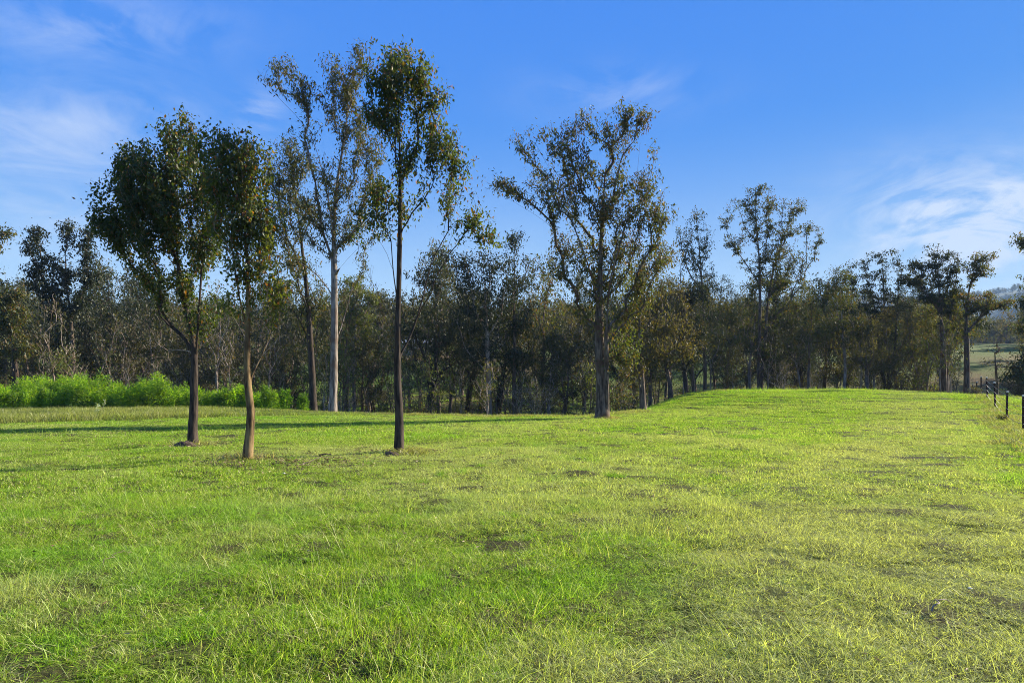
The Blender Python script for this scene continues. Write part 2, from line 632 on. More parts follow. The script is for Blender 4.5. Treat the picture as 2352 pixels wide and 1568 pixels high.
class Plant:
    """branching skeleton: every twig end reaches back to the nearest wood already grown"""

    def __init__(self, seed):
        self.rng = np.random.default_rng(seed)
        self.P = np.zeros((0, 3))
        self.par = np.zeros(0, int)
        self.plen = np.zeros(0)
        self.ok = np.zeros(0, bool)
        self.paths = []
        self.tips = []

    def stem(self, pts, seg=0.3, free_from=0.3, join=-1):
        pts = np.asarray(pts, float)
        d = np.concatenate([[0], np.cumsum(np.linalg.norm(np.diff(pts, axis=0), axis=1))])
        n = max(3, int(d[-1] / seg))
        t = np.linspace(0, d[-1], n + 1)
        Q = np.stack([np.interp(t, d, pts[:, i]) for i in range(3)], 1)
        for _ in range(3):
            Q[1:-1] = (Q[:-2] + 2 * Q[1:-1] + Q[2:]) / 4
        if join >= 0:
            Q = Q[1:]
            t = t[1:]
        i0 = len(self.P)
        par = np.arange(i0 - 1, i0 + len(Q) - 1)
        par[0] = join
        self.P = np.vstack([self.P, Q])
        self.par = np.concatenate([self.par, par])
        base = self.plen[join] if join >= 0 else 0
        self.plen = np.concatenate([self.plen, base + t])
        self.ok = np.concatenate([self.ok, t >= free_from * t[-1]])
        idx = np.arange(i0, i0 + len(Q))
        if join >= 0:
            idx = np.concatenate([[join], idx])
        self.paths.append(idx)
        return idx

    def grow(self, T, bf=0.35, rise=0.9, slope=0.45, seg=0.3, wig=0.05):
        T = np.asarray(T, float)
        m = len(T)
        rng = self.rng
        best = np.full(m, 1e9)
        bn = np.zeros(m, int)

        def upd(idx):
            nonlocal best, bn
            idx = idx[self.ok[idx]]
            if len(idx) == 0:
                return
            D = T[:, None, :] - self.P[None, idx, :]
            d = np.sqrt((D ** 2).sum(-1))
            hor = np.sqrt((D[..., :2] ** 2).sum(-1))
            c = d + bf * self.plen[idx][None, :] + rise * np.maximum(0, slope * hor - D[..., 2])
            k = c.argmin(1)
            cm = c[np.arange(m), k]
            w = cm < best
            best = np.where(w, cm, best)
            bn = np.where(w, idx[k], bn)
        upd(np.arange(len(self.P)))
        done = np.zeros(m, bool)
        for _ in range(m):
            t = int(np.where(done, 1e9, best).argmin())
            done[t] = True
            a = int(bn[t])
            p0, p2 = self.P[a], T[t]
            d = np.linalg.norm(p2 - p0)
            if d < 1e-3:
                continue
            pa = self.par[a]
            t0 = p0 - self.P[pa] if pa >= 0 else np.array([0, 0, 1.0])
            t0 = t0 / (np.linalg.norm(t0) + 1e-9)
            dr = t0 * 0.45 + (p2 - p0) / d * 0.9 + np.array([0, 0, 0.1])
            dr /= np.linalg.norm(dr)
            p1 = p0 + dr * d * 0.5
            k = max(1, int(math.ceil(d / seg)))
            s = (np.arange(1, k + 1) / k)[:, None]
            Q = (1 - s) ** 2 * p0 + 2 * s * (1 - s) * p1 + s * s * p2
            if k > 1:
                Q[:-1] += rng.normal(size=(k - 1, 3)) * wig * d / k ** 0.5 * 0.6
            i0 = len(self.P)
            par = np.arange(i0 - 1, i0 + k - 1)
            par[0] = a
            self.P = np.vstack([self.P, Q])
            self.par = np.concatenate([self.par, par])
            self.plen = np.concatenate([self.plen, self.plen[a] + d * s[:, 0]])
            self.ok = np.concatenate([self.ok, np.ones(k, bool)])
            idx = np.arange(i0, i0 + k)
            self.paths.append(np.concatenate([[a], idx]))
            self.tips.append((i0 + k - 1, t))
            upd(idx)
            best = np.where(done, 1e9, best)

    def radii(self, r_base, r_tip):
        n = len(self.P)
        cnt = np.zeros(n)
        haschild = np.zeros(n, bool)
        haschild[self.par[self.par >= 0]] = True
        cnt[~haschild] = 1
        for i in range(n - 1, -1, -1):
            if self.par[i] >= 0:
                cnt[self.par[i]] += cnt[i]
        # children are always stored after their parent, so one backward sweep is enough
        tot = cnt[self.par < 0].max()
        e = math.log(r_base / r_tip) / math.log(max(2, tot))
        self.r = r_tip * np.maximum(cnt, 1) ** e
        self.cnt = cnt
        return self.r

    def wood(self, mb_trunk, mb_branch, n_trunk=1, k_trunk=12, flare=0.35, rough=0.06, k_min=3, base_h=0.6):
        for j, idx in enumerate(self.paths):
            P = self.P[idx]
            r = self.r[idx].copy()
            if j < n_trunk:
                h = self.plen[idx]
                top = max(h[-1], 1e-3)
                r = r * (1 + flare * np.exp(-h / base_h))
                r = np.maximum.accumulate(r[::-1])[::-1] * (1 - 0.45 * h / top)
                mb_trunk.tube(P, r, k_trunk, self.rng, rough)
            else:
                r[0] = min(r[0], r[1] * 1.25)
                if len(r) > 2:
                    r[-1] *= 0.5
                k = 8 if r[0] > 0.06 else (5 if r[0] > 0.02 else k_min)
                (mb_trunk if r[0] > 0.018 else mb_branch).tube(P, r, k, self.rng, 0.04)


def blob_targets(blobs, n, Y, base, rng, depth=1.0):
    """blobs: (px, py, rx, ry, weight[, dY]) read off the photograph, turned into real sizes at depth Y"""
    w = np.array([b[2] * b[3] * b[4] for b in blobs], float)
    k = rng.multinomial(n, w / w.sum())
    out = []
    for b, kk in zip(blobs, k):
        c = W(b[0], b[1], Y)
        rx, rz = b[2] / F * Y, b[3] / F * Y
        ry = (rx + rz) / 2 * depth
        dY = b[5] if len(b) > 5 else None
        u = rng.normal(size=(kk, 3))
        u /= np.linalg.norm(u, axis=1)[:, None] + 1e-9
        u *= (rng.random(kk) ** 0.45)[:, None]
        off = dY if dY is not None else rng.uniform(-0.6, 0.6) * ry
        out.append(c + u * np.array([rx, ry, rz]) + np.array([0, off, 0]))
    return np.concatenate(out) - base


def leaf_fill(mb, plant, per_tip, L, Wd, spread, rng, flat=1.0, hang=0.9, along=3, skip=None, var=0.3):
    cs = []
    for tip, t in plant.tips:
        if skip is not None and skip[t]:
            continue
        n = rng.poisson(per_tip)
        if n == 0:
            continue
        idx = [tip]
        i = tip
        for _ in range(along):
            i = plant.par[i]
            if i < 0:
                break
            idx.append(i)
        pick = rng.integers(0, len(idx), n)
        base = plant.P[np.array(idx)[pick]]
        cs.append(base + rng.normal(size=(n, 3)) * np.array([spread, spread, spread * flat]))
    if not cs:
        return
    c = np.concatenate(cs)
    d = rng.normal(size=c.shape) * 0.6 + np.array([0, 0, -hang])
    s = 1 + var * rng.normal(size=len(c))
    s = np.clip(s, 0.5, 1.8)
    mb.leaves(c, d, L * s, Wd * s, rng)


def tree_thing(name, label, cat, loc, group=None):
    e = bpy.data.objects.new(name, None)
    e.empty_display_size = 0.5
    C.objects.link(e)
    e.location = loc
    e['label'] = label
    e['category'] = cat
    if group:
        e['group'] = group
    return e


def hero(name, label, Y, trunk, blobs, n, seed, r_base, r_tip, leaf, bark, leafm, bare=None, n_bare=0, extra_stems=(), bf=0.35,
         slope=0.45, seg=0.3, free=0.35, twigm=None, flare=0.35, depth=1.0, flat=1.0, wig=0.05, rough=0.06, hang=0.9, mist=None, cat='tree', group=None, sink=0.12):
    rng = np.random.default_rng(seed + 1000)
    bx = (trunk[0][0] - CX) / F * Y
    base = np.array([bx, Y, float(zg(bx, Y))])
    p = Plant(seed)
    pts = [W(q[0], q[1], Y + (q[2] if len(q) > 2 else 0)) - base for q in trunk]
    pts[0] = np.array([0, 0, -sink])
    p.stem(pts, seg, free)
    ns = 1
    for st in extra_stems:
        q = [W(s[0], s[1], Y + (s[2] if len(s) > 2 else 0)) - base for s in st]
        if st[0][1] is not None and abs(q[0][2]) < 0.6:      # own root
            q[0][2] = -sink
            p.stem(q, seg, free)
        else:
            j = int(np.linalg.norm(p.P - q[0], axis=1).argmin())
            q[0] = p.P[j]
            p.stem(q, seg, 0.15, join=j)
        ns += 1
    T = blob_targets(blobs, n, Y, base, rng, depth)
    skip = np.zeros(len(T), bool)
    if bare:
        Tb = blob_targets(bare, n_bare, Y, base, rng, depth)
        T = np.vstack([T, Tb])
        skip = np.concatenate([skip, np.ones(len(Tb), bool)])
    p.grow(T, bf, 0.9, slope, seg, wig)
    p.radii(r_base, r_tip)
    tm, bm, lm = MB(), MB(), MB()
    p.wood(tm, bm, ns, 14, flare, rough)
    nq = sum(len(q) for q in tm.q)
    tm.v, tm.q, tm.n = tm.v + bm.v, tm.q + [q + tm.n for q in bm.q], tm.n + bm.n
    leaf_fill(lm, p, leaf[0], leaf[1], leaf[2], leaf[3], rng, flat=flat, skip=skip, hang=hang)
    e = tree_thing(name, label, cat, base, group)
    tme = tm.mesh('trunk', [M[bark], M[twigm or bark]], True)
    mi = np.zeros(len(tme.polygons), np.int32)
    mi[nq:] = 1
    tme.polygons.foreach_set('material_index', mi)
    obj('trunk', tme, e)
    obj('crown', lm.mesh('crown', M[leafm]), e)
    if mist:
        for (px, py, rx, ry, nn, mk) in mist:
            mb = MB()
            c = W(px, py, Y) - base
            j = int(np.linalg.norm(p.P[:, [0, 2]] - c[[0, 2]], axis=1).argmin())
            c = p.P[j]
            u = np.clip(rng.normal(size=(nn, 3)), -1.5, 1.5) * np.array([rx, (rx + ry) / 2, ry]) / F * Y * 0.5
            mb.leaves(c + u, rng.normal(size=(nn, 3)) * 0.5 + np.array([0, 0, -1.2]), leaf[1] * 0.9, leaf[2] * 0.9, rng)
            obj('mistletoe_foliage', mb.mesh('mistletoe_foliage', M[mk]), e)
    return e


YOUNG = 'young paddock trees'
hero('young_gum_tree', 'leftmost of the three young trees in the grass, dark trunk, wide dense crown', 17.5,
     [(443, 1022), (441, 985), (446, 940), (445, 895), (447, 850), (447, 790), (430, 720, 0.1), (412, 650, 0.1), (405, 560), (400, 470), (395, 380), (385, 300)],
     [(380, 300, 42, 38, 0.9), (335, 365, 60, 48, 1.3), (300, 380, 45, 50, 1.1), (295, 465, 78, 62, 1.45), (390, 450, 95, 90, 1.35), (445, 335, 55, 70, 1.2), (262, 540, 52, 42, 1.2),
      (350, 545, 90, 40, 1.1), (440, 550, 70, 60, 0.8), (490, 440, 45, 70, 1.2), (478, 540, 42, 60, 0.95), (250, 520, 35, 36, 0.9), (400, 630, 80, 45, 0.7), (320, 600, 50, 40, 0.6), (450, 700, 60, 50, 0.45)],
     700, 11, 0.102, 0.003, (50, 0.082, 0.044, 0.09), 'bark_dark', 'leaf_young',
     bare=[(370, 780, 60, 60, 1), (480, 780, 60, 60, 1), (340, 700, 50, 60, 1)], n_bare=26,
     extra_stems=[[(446, 860), (452, 800), (455, 740, -0.2), (462, 640, -0.3), (468, 520, -0.4), (460, 400, -0.4)]],
     bf=0.45, slope=1.2, seg=0.22, free=0.28, twigm='twig_pale', flare=0.55)
hero('young_gum_tree', 'middle of the three young trees, bent bronze-lit trunk with pale bare lower limbs', 13.9,
     [(568, 1062), (570, 1020), (577, 970), (577, 930), (568, 890), (567, 840), (568, 780), (570, 720), (570, 640), (565, 560), (556, 470), (545, 380), (540, 330)],
     [(545, 335, 60, 42, 1.1), (480, 320, 50, 45, 1.1), (500, 410, 50, 60, 1.1), (555, 410, 75, 60, 1.2), (600, 500, 50, 60, 1.2), (530, 500, 60, 60, 0.9), (610, 590, 38, 60, 1.1),
      (550, 600, 50, 45, 0.5), (620, 670, 50, 40, 0.5), (530, 680, 50, 40, 0.35), (650, 650, 30, 40, 0.5), (590, 355, 40, 40, 0.9)],
     400, 12, 0.078, 0.0026, (36, 0.076, 0.038, 0.08), 'bark_bronze', 'leaf_young',
     bare=[(500, 760, 60, 50, 1), (620, 790, 40, 50, 1), (620, 740, 50, 60, 1), (520, 720, 50, 60, 1)], n_bare=30,
     extra_stems=[[(566, 890), (545, 855, -0.1), (520, 820, -0.2), (490, 775, -0.3), (470, 740, -0.3)],
                  [(570, 880), (590, 835, 0.1), (612, 800, 0.2), (625, 740, 0.2), (640, 680, 0.2)],
                  [(567, 760), (548, 680, -0.2), (538, 600, -0.2), (520, 480, -0.3), (500, 380, -0.3)]],
     bf=0.6, slope=1.3, seg=0.18, free=0.35, twigm='twig_pale', flare=0.55)
hero('young_gum_tree', 'rightmost and tallest of the three young trees, straight dark trunk, narrow crown', 15.6,
     [(916, 1042), (917, 1000), (918, 950), (913, 900), (913, 820), (914, 740), (916, 660), (918, 560), (920, 460), (918, 350), (915, 240), (905, 140)],
     [(900, 122, 42, 40, 1.0), (890, 190, 62, 50, 1.3), (955, 175, 55, 50, 1.2), (1000, 215, 36, 35, 0.9), (890, 262, 55, 40, 1.2), (985, 280, 50, 45, 0.9), (1025, 335, 40, 45, 0.8),
      (955, 365, 60, 45, 0.7), (1060, 370, 35, 30, 0.6), (870, 430, 40, 40, 0.75), (850, 480, 30, 35, 0.75), (920, 460, 60, 35, 0.65), (1030, 440, 60, 40, 0.65), (1090, 490, 50, 35, 0.7), (1120, 540, 40, 30, 0.6)],
     430, 13, 0.092, 0.0026, (33, 0.084, 0.037, 0.08), 'bark_dark', 'leaf_young',
     bare=[(860, 620, 50, 70, 1), (1000, 600, 50, 80, 1), (870, 700, 50, 40, 0.6), (960, 640, 40, 60, 0.7)], n_bare=22,
     extra_stems=[[(918, 830), (945, 770, 0.1), (970, 690, 0.2), (990, 600, 0.3), (1030, 530, 0.3)],
                  [(914, 770), (890, 710, 0.1), (850, 640, 0.2), (825, 590, 0.2)],
                  [(914, 700), (902, 620, -0.1), (898, 540, -0.1), (885, 450, -0.1)]],
     bf=0.65, slope=1.5, seg=0.2, free=0.30, twigm='bark_dark', flare=0.45)

hero('white_gum_tree', 'tall gum at the grass edge with thick pale straight trunk, airy crown', 36,
     [(764, 948), (766, 900), (768, 800), (768, 700), (768, 620), (766, 540), (768, 460), (780, 380), (795, 300), (800, 230)],
     [(640, 150, 36, 28, 0.8), (610, 180, 28, 22, 0.5), (690, 200, 40, 28, 0.7), (720, 215, 30, 25, 0.6), (755, 140, 30, 35, 0.7), (790, 190, 45, 55, 0.9), (845, 130, 35, 40, 0.7),
      (760, 260, 40, 35, 0.5), (820, 280, 50, 50, 0.7), (850, 350, 50, 50, 0.6), (700, 300, 40, 40, 0.25), (770, 410, 60, 50, 0.8), (840, 430, 45, 45, 0.8), (730, 470, 50, 40, 0.9), (800, 510, 50, 40, 0.8),
      (860, 520, 30, 40, 0.4), (700, 530, 45, 35, 0.5), (660, 600, 40, 35, 0.4), (820, 600, 30, 30, 0.3)],
     620, 21, 0.205, 0.008, (26, 0.17, 0.055, 0.13), 'bark_pale', 'leaf_gum',
     extra_stems=[[(767, 600), (740, 530), (715, 480, 0.5), (690, 450, 1), (660, 425, 1)], [(768, 560), (752, 440, -1), (728, 340, -1), (700, 280, -1), (640, 230, -1), (590, 160, -1)],
                  [(770, 640), (800, 590, -1), (835, 555, -1), (860, 540, -1)], [(768, 790), (790, 740, 1), (800, 690, 1), (815, 640, 1)]],
     bf=0.5, slope=1.0, seg=0.6, free=0.36, flare=0.3, twigm='bark_grey', rough=0.05)
hero('dark_gum_tree', 'dark-trunked gum close behind the left side of the white gum', 40,
     [(720, 945), (718, 880), (714, 800), (708, 700), (700, 620), (690, 540), (680, 450), (670, 370)],
     [(660, 335, 45, 26, 1.1), (640, 390, 45, 40, 0.9), (700, 370, 35, 35, 0.8), (660, 450, 50, 40, 0.6), (700, 480, 40, 50, 0.5), (640, 520, 40, 40, 0.5), (680, 600, 50, 40, 0.5), (710, 680, 45, 40, 0.6), (660, 700, 40, 40, 0.5)],
     360, 22, 0.20, 0.008, (26, 0.18, 0.058, 0.14), 'bark_dark', 'leaf_gum',
     extra_stems=[[(715, 790), (690, 735), (665, 700), (640, 650)]],
     bf=0.5, slope=1.3, seg=0.6, free=0.3)
hero('spreading_gum_tree', 'biggest gum, broad spreading crown with orange clumps, at foot of mound', 31,
     [(1384, 962), (1383, 900), (1378, 820), (1376, 740), (1378, 650), (1380, 560), (1385, 470), (1390, 400)],
     [(1205, 320, 38, 35, 0.55), (1250, 305, 30, 30, 0.4), (1150, 425, 50, 28, 0.6), (1200, 445, 50, 25, 0.5), (1290, 330, 40, 40, 0.7), (1340, 270, 40, 28, 0.8), (1375, 300, 36, 30, 0.9), (1440, 255, 45, 24, 1.0),
      (1480, 270, 25, 25, 0.8), (1420, 320, 45, 35, 0.8), (1500, 335, 25, 25, 0.45), (1255, 400, 50, 35, 0.8), (1325, 390, 50, 40, 0.9), (1420, 400, 55, 40, 0.8), (1495, 410, 45, 35, 0.8), (1530, 470, 25, 40, 0.6),
      (1300, 470, 60, 40, 1.1), (1400, 480, 70, 40, 1.1), (1490, 490, 55, 40, 1.0), (1330, 560, 60, 40, 1.0), (1430, 560, 75, 40, 1.1), (1520, 570, 45, 40, 0.8), (1280, 610, 40, 35, 0.7), (1380, 640, 70, 40, 0.9),
      (1480, 640, 60, 35, 0.8), (1340, 700, 50, 35, 0.6), (1440, 710, 50, 40, 0.7), (1430, 790, 35, 40, 0.7), (1450, 830, 30, 35, 0.6)],
     1000, 23, 0.26, 0.007, (23, 0.15, 0.055, 0.12), 'bark_grey', 'leaf_gum',
     extra_stems=[[(1372, 660), (1320, 580, 1), (1260, 510, 1), (1190, 470, 1), (1140, 440, 1)], [(1392, 962), (1394, 880, -0.3), (1392, 760, -0.5), (1400, 640, -0.8), (1430, 540, -1), (1460, 440, -1), (1470, 330, -1)],
                  [(1378, 700), (1350, 600, -1), (1310, 500, -1.2), (1270, 400, -1.2), (1230, 330, -1.2)], [(1376, 780), (1430, 730, 1), (1490, 680, 1), (1550, 650, 1)]],
     bf=0.5, slope=0.9, seg=0.5, free=0.22, twigm='bark_grey', flare=0.5,
     mist=[(1325, 305, 35, 38, 330, 'mistletoe'), (1335, 350, 22, 30, 160, 'mistletoe'), (1425, 290, 28, 26, 230, 'mistletoe'), (1480, 280, 20, 25, 150, 'mistletoe'), (1475, 410, 28, 32, 220, 'mistletoe'),
           (1310, 430, 35, 40, 320, 'mistletoe'), (1380, 500, 40, 40, 330, 'mistletoe'), (1455, 540, 34, 34, 240, 'mistletoe'), (1290, 560, 26, 40, 180, 'mistletoe'), (1440, 650, 26, 60, 260, 'leaf_bright'),
           (1445, 800, 50, 50, 420, 'leaf_bright')])
hero('slender_gum_tree', 'slender narrow-crowned gum just right of the spreading gum, dark ball on trunk', 58,
     [(1618, 915), (1620, 860), (1618, 780), (1615, 700), (1612, 640), (1606, 570), (1600, 500)],
     [(1600, 492, 25, 20, 0.9), (1580, 530, 30, 25, 0.8), (1625, 545, 22, 30, 0.6), (1595, 585, 35, 25, 0.8), (1570, 590, 20, 30, 0.5), (1620, 620, 30, 22, 0.8), (1590, 650, 30, 20, 0.4), (1640, 660, 20, 15, 0.6)],
     170, 24, 0.16, 0.011, (18, 0.19, 0.070, 0.17), 'bark_grey', 'leaf_gum', bf=0.45, slope=1.6, seg=0.8, free=0.35, flat=0.6,
     mist=[(1625, 690, 16, 16, 160, 'leaf_dark')])
hero('paired_gum_tree', 'tall twin-stemmed gum behind the mound with rounded open crown', 60,
     [(1744, 900), (1742, 850), (1744, 780), (1746, 700), (1745, 620), (1742, 560), (1735, 500), (1735, 440)],
     [(1740, 432, 36, 14, 1.1), (1705, 465, 35, 18, 0.9), (1680, 495, 28, 14, 0.8), (1780, 462, 40, 18, 1.1), (1835, 470, 30, 16, 1.0), (1860, 520, 30, 14, 0.9), (1740, 520, 50, 24, 1.1), (1810, 520, 45, 22, 1.1),
      (1690, 555, 32, 16, 0.7), (1870, 560, 22, 14, 0.7), (1770, 580, 45, 26, 1.1), (1840, 590, 40, 22, 0.9), (1720, 610, 30, 16, 0.5), (1800, 640, 50, 24, 0.9), (1850, 650, 25, 18, 0.6), (1820, 700, 30, 20, 0.6),
      (1760, 800, 40, 22, 0.5), (1720, 790, 30, 20, 0.4)],
     480, 25, 0.25, 0.012, (29, 0.19, 0.070, 0.17), 'bark_grey', 'leaf_gum',
     extra_stems=[[(1756, 900), (1757, 800, 0.5), (1762, 700, 0.8), (1775, 620, 1), (1800, 540, 1), (1820, 490, 1)], [(1744, 660), (1710, 600), (1680, 560), (1665, 520)]],
     bf=0.45, slope=1.2, seg=0.8, free=0.38, flat=0.55,
     mist=[(1715, 545, 20, 18, 130, 'mistletoe'), (1740, 590, 16, 16, 90, 'mistletoe'), (1800, 575, 18, 18, 110, 'mistletoe')])
hero('clumped_gum_tree', 'dark many-stemmed gum left of the tree nearest the fence, flat layered crown', 60,
     [(2040, 905), (2040, 850), (2035, 780), (2030, 710), (2030, 640), (2025, 600)],
     [(2015, 590, 30, 12, 1.0), (2045, 578, 25, 10, 0.9), (1970, 605, 28, 14, 1.0), (2060, 605, 30, 14, 1.0), (1960, 640, 28, 14, 1.0), (2010, 630, 36, 16, 1.1), (2070, 640, 30, 14, 1.0), (1990, 670, 40, 16, 1.0),
      (2050, 675, 45, 16, 1.2), (1950, 705, 45, 18, 1.3), (2010, 710, 45, 18, 1.2), (2080, 700, 40, 18, 1.2), (2030, 750, 40, 25, 0.5)],
     330, 26, 0.22, 0.011, (31, 0.19, 0.070, 0.17), 'bark_dark', 'leaf_dark',
     extra_stems=[[(2030, 905), (2020, 840), (1990, 780), (1960, 740), (1940, 715)], [(2052, 905), (2056, 800), (2060, 720), (2065, 640)], [(2026, 905), (2018, 800), (2010, 700), (1990, 630)]],
     bf=0.45, slope=1.1, seg=0.8, free=0.35, flat=0.5)
hero('tall_gum_tree', 'gum with pale trunk and high dark crown just left of the fence end', 59,
     [(2168, 900), (2167, 840), (2164, 780), (2160, 700), (2155, 640), (2150, 590)],
     [(2145, 572, 26, 12, 1.0), (2175, 585, 30, 12, 1.0), (2100, 605, 28, 14, 1.0), (2140, 610, 34, 16, 1.2), (2190, 615, 25, 14, 0.9), (2100, 640, 34, 14, 1.0), (2155, 645, 36, 16, 1.1), (2190, 660, 25, 14, 0.8),
      (2130, 680, 40, 16, 0.9), (2180, 700, 30, 16, 0.6)],
     290, 27, 0.25, 0.011, (30, 0.19, 0.070, 0.17), 'bark_grey', 'leaf_dark',
     extra_stems=[[(2166, 800), (2185, 720), (2195, 660), (2200, 600)]],
     bf=0.45, slope=1.2, seg=0.8, free=0.4, flat=0.5)
hero('fence_gum_tree', 'gum standing right behind the far fence posts, crown leaning right', 57,
     [(2220, 898), (2221, 840), (2220, 780), (2218, 720), (2225, 660), (2240, 610)],
     [(2255, 588, 28, 12, 1.0), (2285, 582, 12, 8, 0.8), (2225, 610, 26, 14, 0.8), (2260, 620, 24, 14, 0.8), (2215, 680, 28, 14, 1.2), (2270, 680, 28, 16, 1.0), (2240, 700, 36, 16, 1.2), (2300, 700, 30, 16, 0.9), (2200, 740, 25, 20, 0.6)],
     250, 28, 0.24, 0.011, (27, 0.19, 0.070, 0.17), 'bark_grey', 'leaf_gum', extra_stems=[[(2219, 770), (2250, 725), (2290, 700), (2320, 680)]],
     bf=0.45, slope=1.1, seg=0.8, free=0.35, flat=0.5)
hero('edge_gum_tree', 'green gum at the right edge of the picture beyond the fence', 52,
     [(2395, 905), (2393, 830), (2390, 740), (2385, 650), (2380, 580)],
     [(2350, 550, 26, 16, 1.0), (2375, 560, 30, 20, 1.0), (2345, 630, 25, 12, 0.6), (2340, 690, 30, 20, 1.0), (2375, 680, 30, 30, 1.0), (2350, 750, 30, 25, 1.0), (2345, 820, 30, 30, 1.2), (2370, 860, 40, 25, 1.2), (2330, 860, 28, 22, 1.0), (2440, 640, 50, 50, 0.8)],
     300, 29, 0.22, 0.010, (22, 0.22, 0.09, 0.24), 'bark_grey', 'leaf_gum', bf=0.2, slope=0.7, seg=0.7, free=0.2, flat=0.6)
hero('bare_tree', 'nearly leafless small tree in the gap behind the fence', 66,
     [(2290, 905), (2290, 870), (2287, 845), (2285, 810)],
     [(2285, 800, 22, 18, 1), (2265, 830, 18, 16, 1), (2310, 830, 20, 18, 1), (2295, 780, 20, 14, 0.7)],
     90, 30, 0.15, 0.012, (1.2, 0.2, 0.07, 0.2), 'bark_grey', 'leaf_brown', bf=0.15, slope=0.2, seg=0.5, free=0.3)
hero('layered_gum_tree', 'tall dark gum with cloud-like tufts, second from the left edge', 52,
     [(165, 900), (166, 830), (165, 760), (160, 700), (150, 640), (150, 580)],
     [(165, 520, 26, 14, 1.1), (205, 530, 20, 14, 0.8), (85, 530, 30, 12, 1.1), (70, 565, 26, 14, 0.9), (180, 560, 28, 16, 1.0), (110, 590, 30, 16, 1.0), (210, 590, 25, 18, 1.1), (85, 620, 26, 18, 1.1),
      (150, 620, 36, 18, 1.1), (210, 630, 28, 20, 1.2), (120, 660, 40, 20, 1.2), (190, 680, 36, 20, 1.1), (140, 710, 50, 25, 0.9), (130, 770, 50, 30, 0.5)],
     480, 31, 0.24, 0.010, (26, 0.22, 0.09, 0.25), 'bark_grey', 'leaf_dark',
     extra_stems=[[(165, 780), (130, 700), (100, 640), (65, 570), (45, 520)], [(164, 740), (190, 670), (215, 620), (235, 600)]],
     bf=0.45, slope=1.2, seg=0.7, free=0.3, flat=0.55)
hero('left_gum_tree', 'dark gum at the left edge with broken bare top branches', 44,
     [(38, 895), (35, 840), (32, 780), (25, 720), (18, 680), (22, 650)],
     [(40, 670, 22, 20, 0.9), (10, 690, 25, 22, 0.9), (50, 720, 28, 22, 0.8), (10, 740, 30, 22, 0.8), (-10, 560, 20, 25, 1.0), (10, 530, 20, 14, 1.0), (60, 790, 30, 26, 0.4), (0, 800, 30, 25, 0.5)],
     260, 32, 0.21, 0.009, (22, 0.2, 0.08, 0.22), 'bark_dark', 'leaf_gum',
     extra_stems=[[(32, 770), (0, 700), (-40, 640), (-30, 580), (0, 550)]],
     bf=0.2, slope=0.9, seg=0.6, free=0.3, flat=0.6)
hero('gully_gum_tree', 'dark dense gum right of the tallest young tree, fresh pale scar on its trunk', 50,
     [(1125, 950), (1122, 880), (1120, 800), (1118, 730), (1112, 660), (1110, 600)],
     [(1110, 590, 40, 24, 1.0), (1060, 600, 34, 24, 1.0), (1150, 610, 36, 24, 1.0), (1020, 580, 24, 20, 0.7), (1080, 650, 50, 28, 1.2), (1150, 660, 44, 28, 1.2), (1120, 710, 55, 28, 1.3), (1050, 700, 34, 28, 1.1), (1130, 780, 45, 28, 0.9), (1080, 800, 44, 26, 0.7)],
     340, 33, 0.22, 0.010, (20, 0.21, 0.08, 0.25), 'bark_pale', 'leaf_dark', bf=0.45, slope=1.2, seg=0.7, free=0.3, flat=0.7, twigm='bark_grey')
hero('gully_gum_tree', 'tall thin gum midway between tallest young tree and spreading gum', 52,
     [(1182, 950), (1180, 880), (1182, 800), (1180, 700), (1183, 620), (1182, 550)],
     [(1180, 545, 24, 20, 0.8), (1205, 590, 20, 20, 0.6), (1165, 590, 20, 22, 0.7), (1190, 650, 34, 26, 1.0), (1215, 700, 24, 26, 0.9), (1190, 740, 34, 26, 1.0), (1180, 810, 36, 30, 0.8)],
     220, 34, 0.17, 0.010, (17, 0.21, 0.08, 0.25), 'bark_grey', 'leaf_dark', bf=0.2, slope=1.4, seg=0.7, free=0.3, flat=0.7)
hero('gully_gum_tree', 'gum with yellow-green crown showing behind right side of white gum', 58,
     [(815, 950), (812, 860), (815, 780), (820, 720), (818, 670)],
     [(815, 650, 40, 22, 1.0), (790, 680, 30, 20, 1.0), (845, 680, 30, 18, 0.8), (820, 720, 40, 22, 0.9), (850, 760, 30, 24, 0.5)],
     190, 35, 0.17, 0.011, (29, 0.19, 0.070, 0.17), 'bark_pale', 'leaf_bright', bf=0.2, slope=0.9, seg=0.8, free=0.35, flat=0.6)
hero('companion_gum_tree', 'gum behind right side of spreading gum, low sweeping right-hand limbs', 43,
     [(1478, 935), (1474, 880), (1470, 800), (1468, 720), (1475, 640), (1490, 560)],
     [(1520, 590, 40, 28, 0.8), (1480, 620, 34, 28, 0.9), (1540, 640, 32, 22, 0.6), (1500, 680, 40, 24, 0.7), (1470, 720, 34, 34, 1.0), (1540, 740, 50, 30, 0.9), (1500, 800, 44, 30, 1.0), (1450, 860, 30, 24, 0.7), (1570, 800, 34, 30, 0.7)],
     320, 36, 0.19, 0.009, (18, 0.19, 0.07, 0.25), 'bark_grey', 'leaf_brown',
     extra_stems=[[(1470, 770), (1510, 720), (1560, 680), (1600, 665)]],
     bf=0.2, slope=0.8, seg=0.6, free=0.25)

# ---------------------------------------------------------------- woodland beyond the crest: one of each kind, then copies


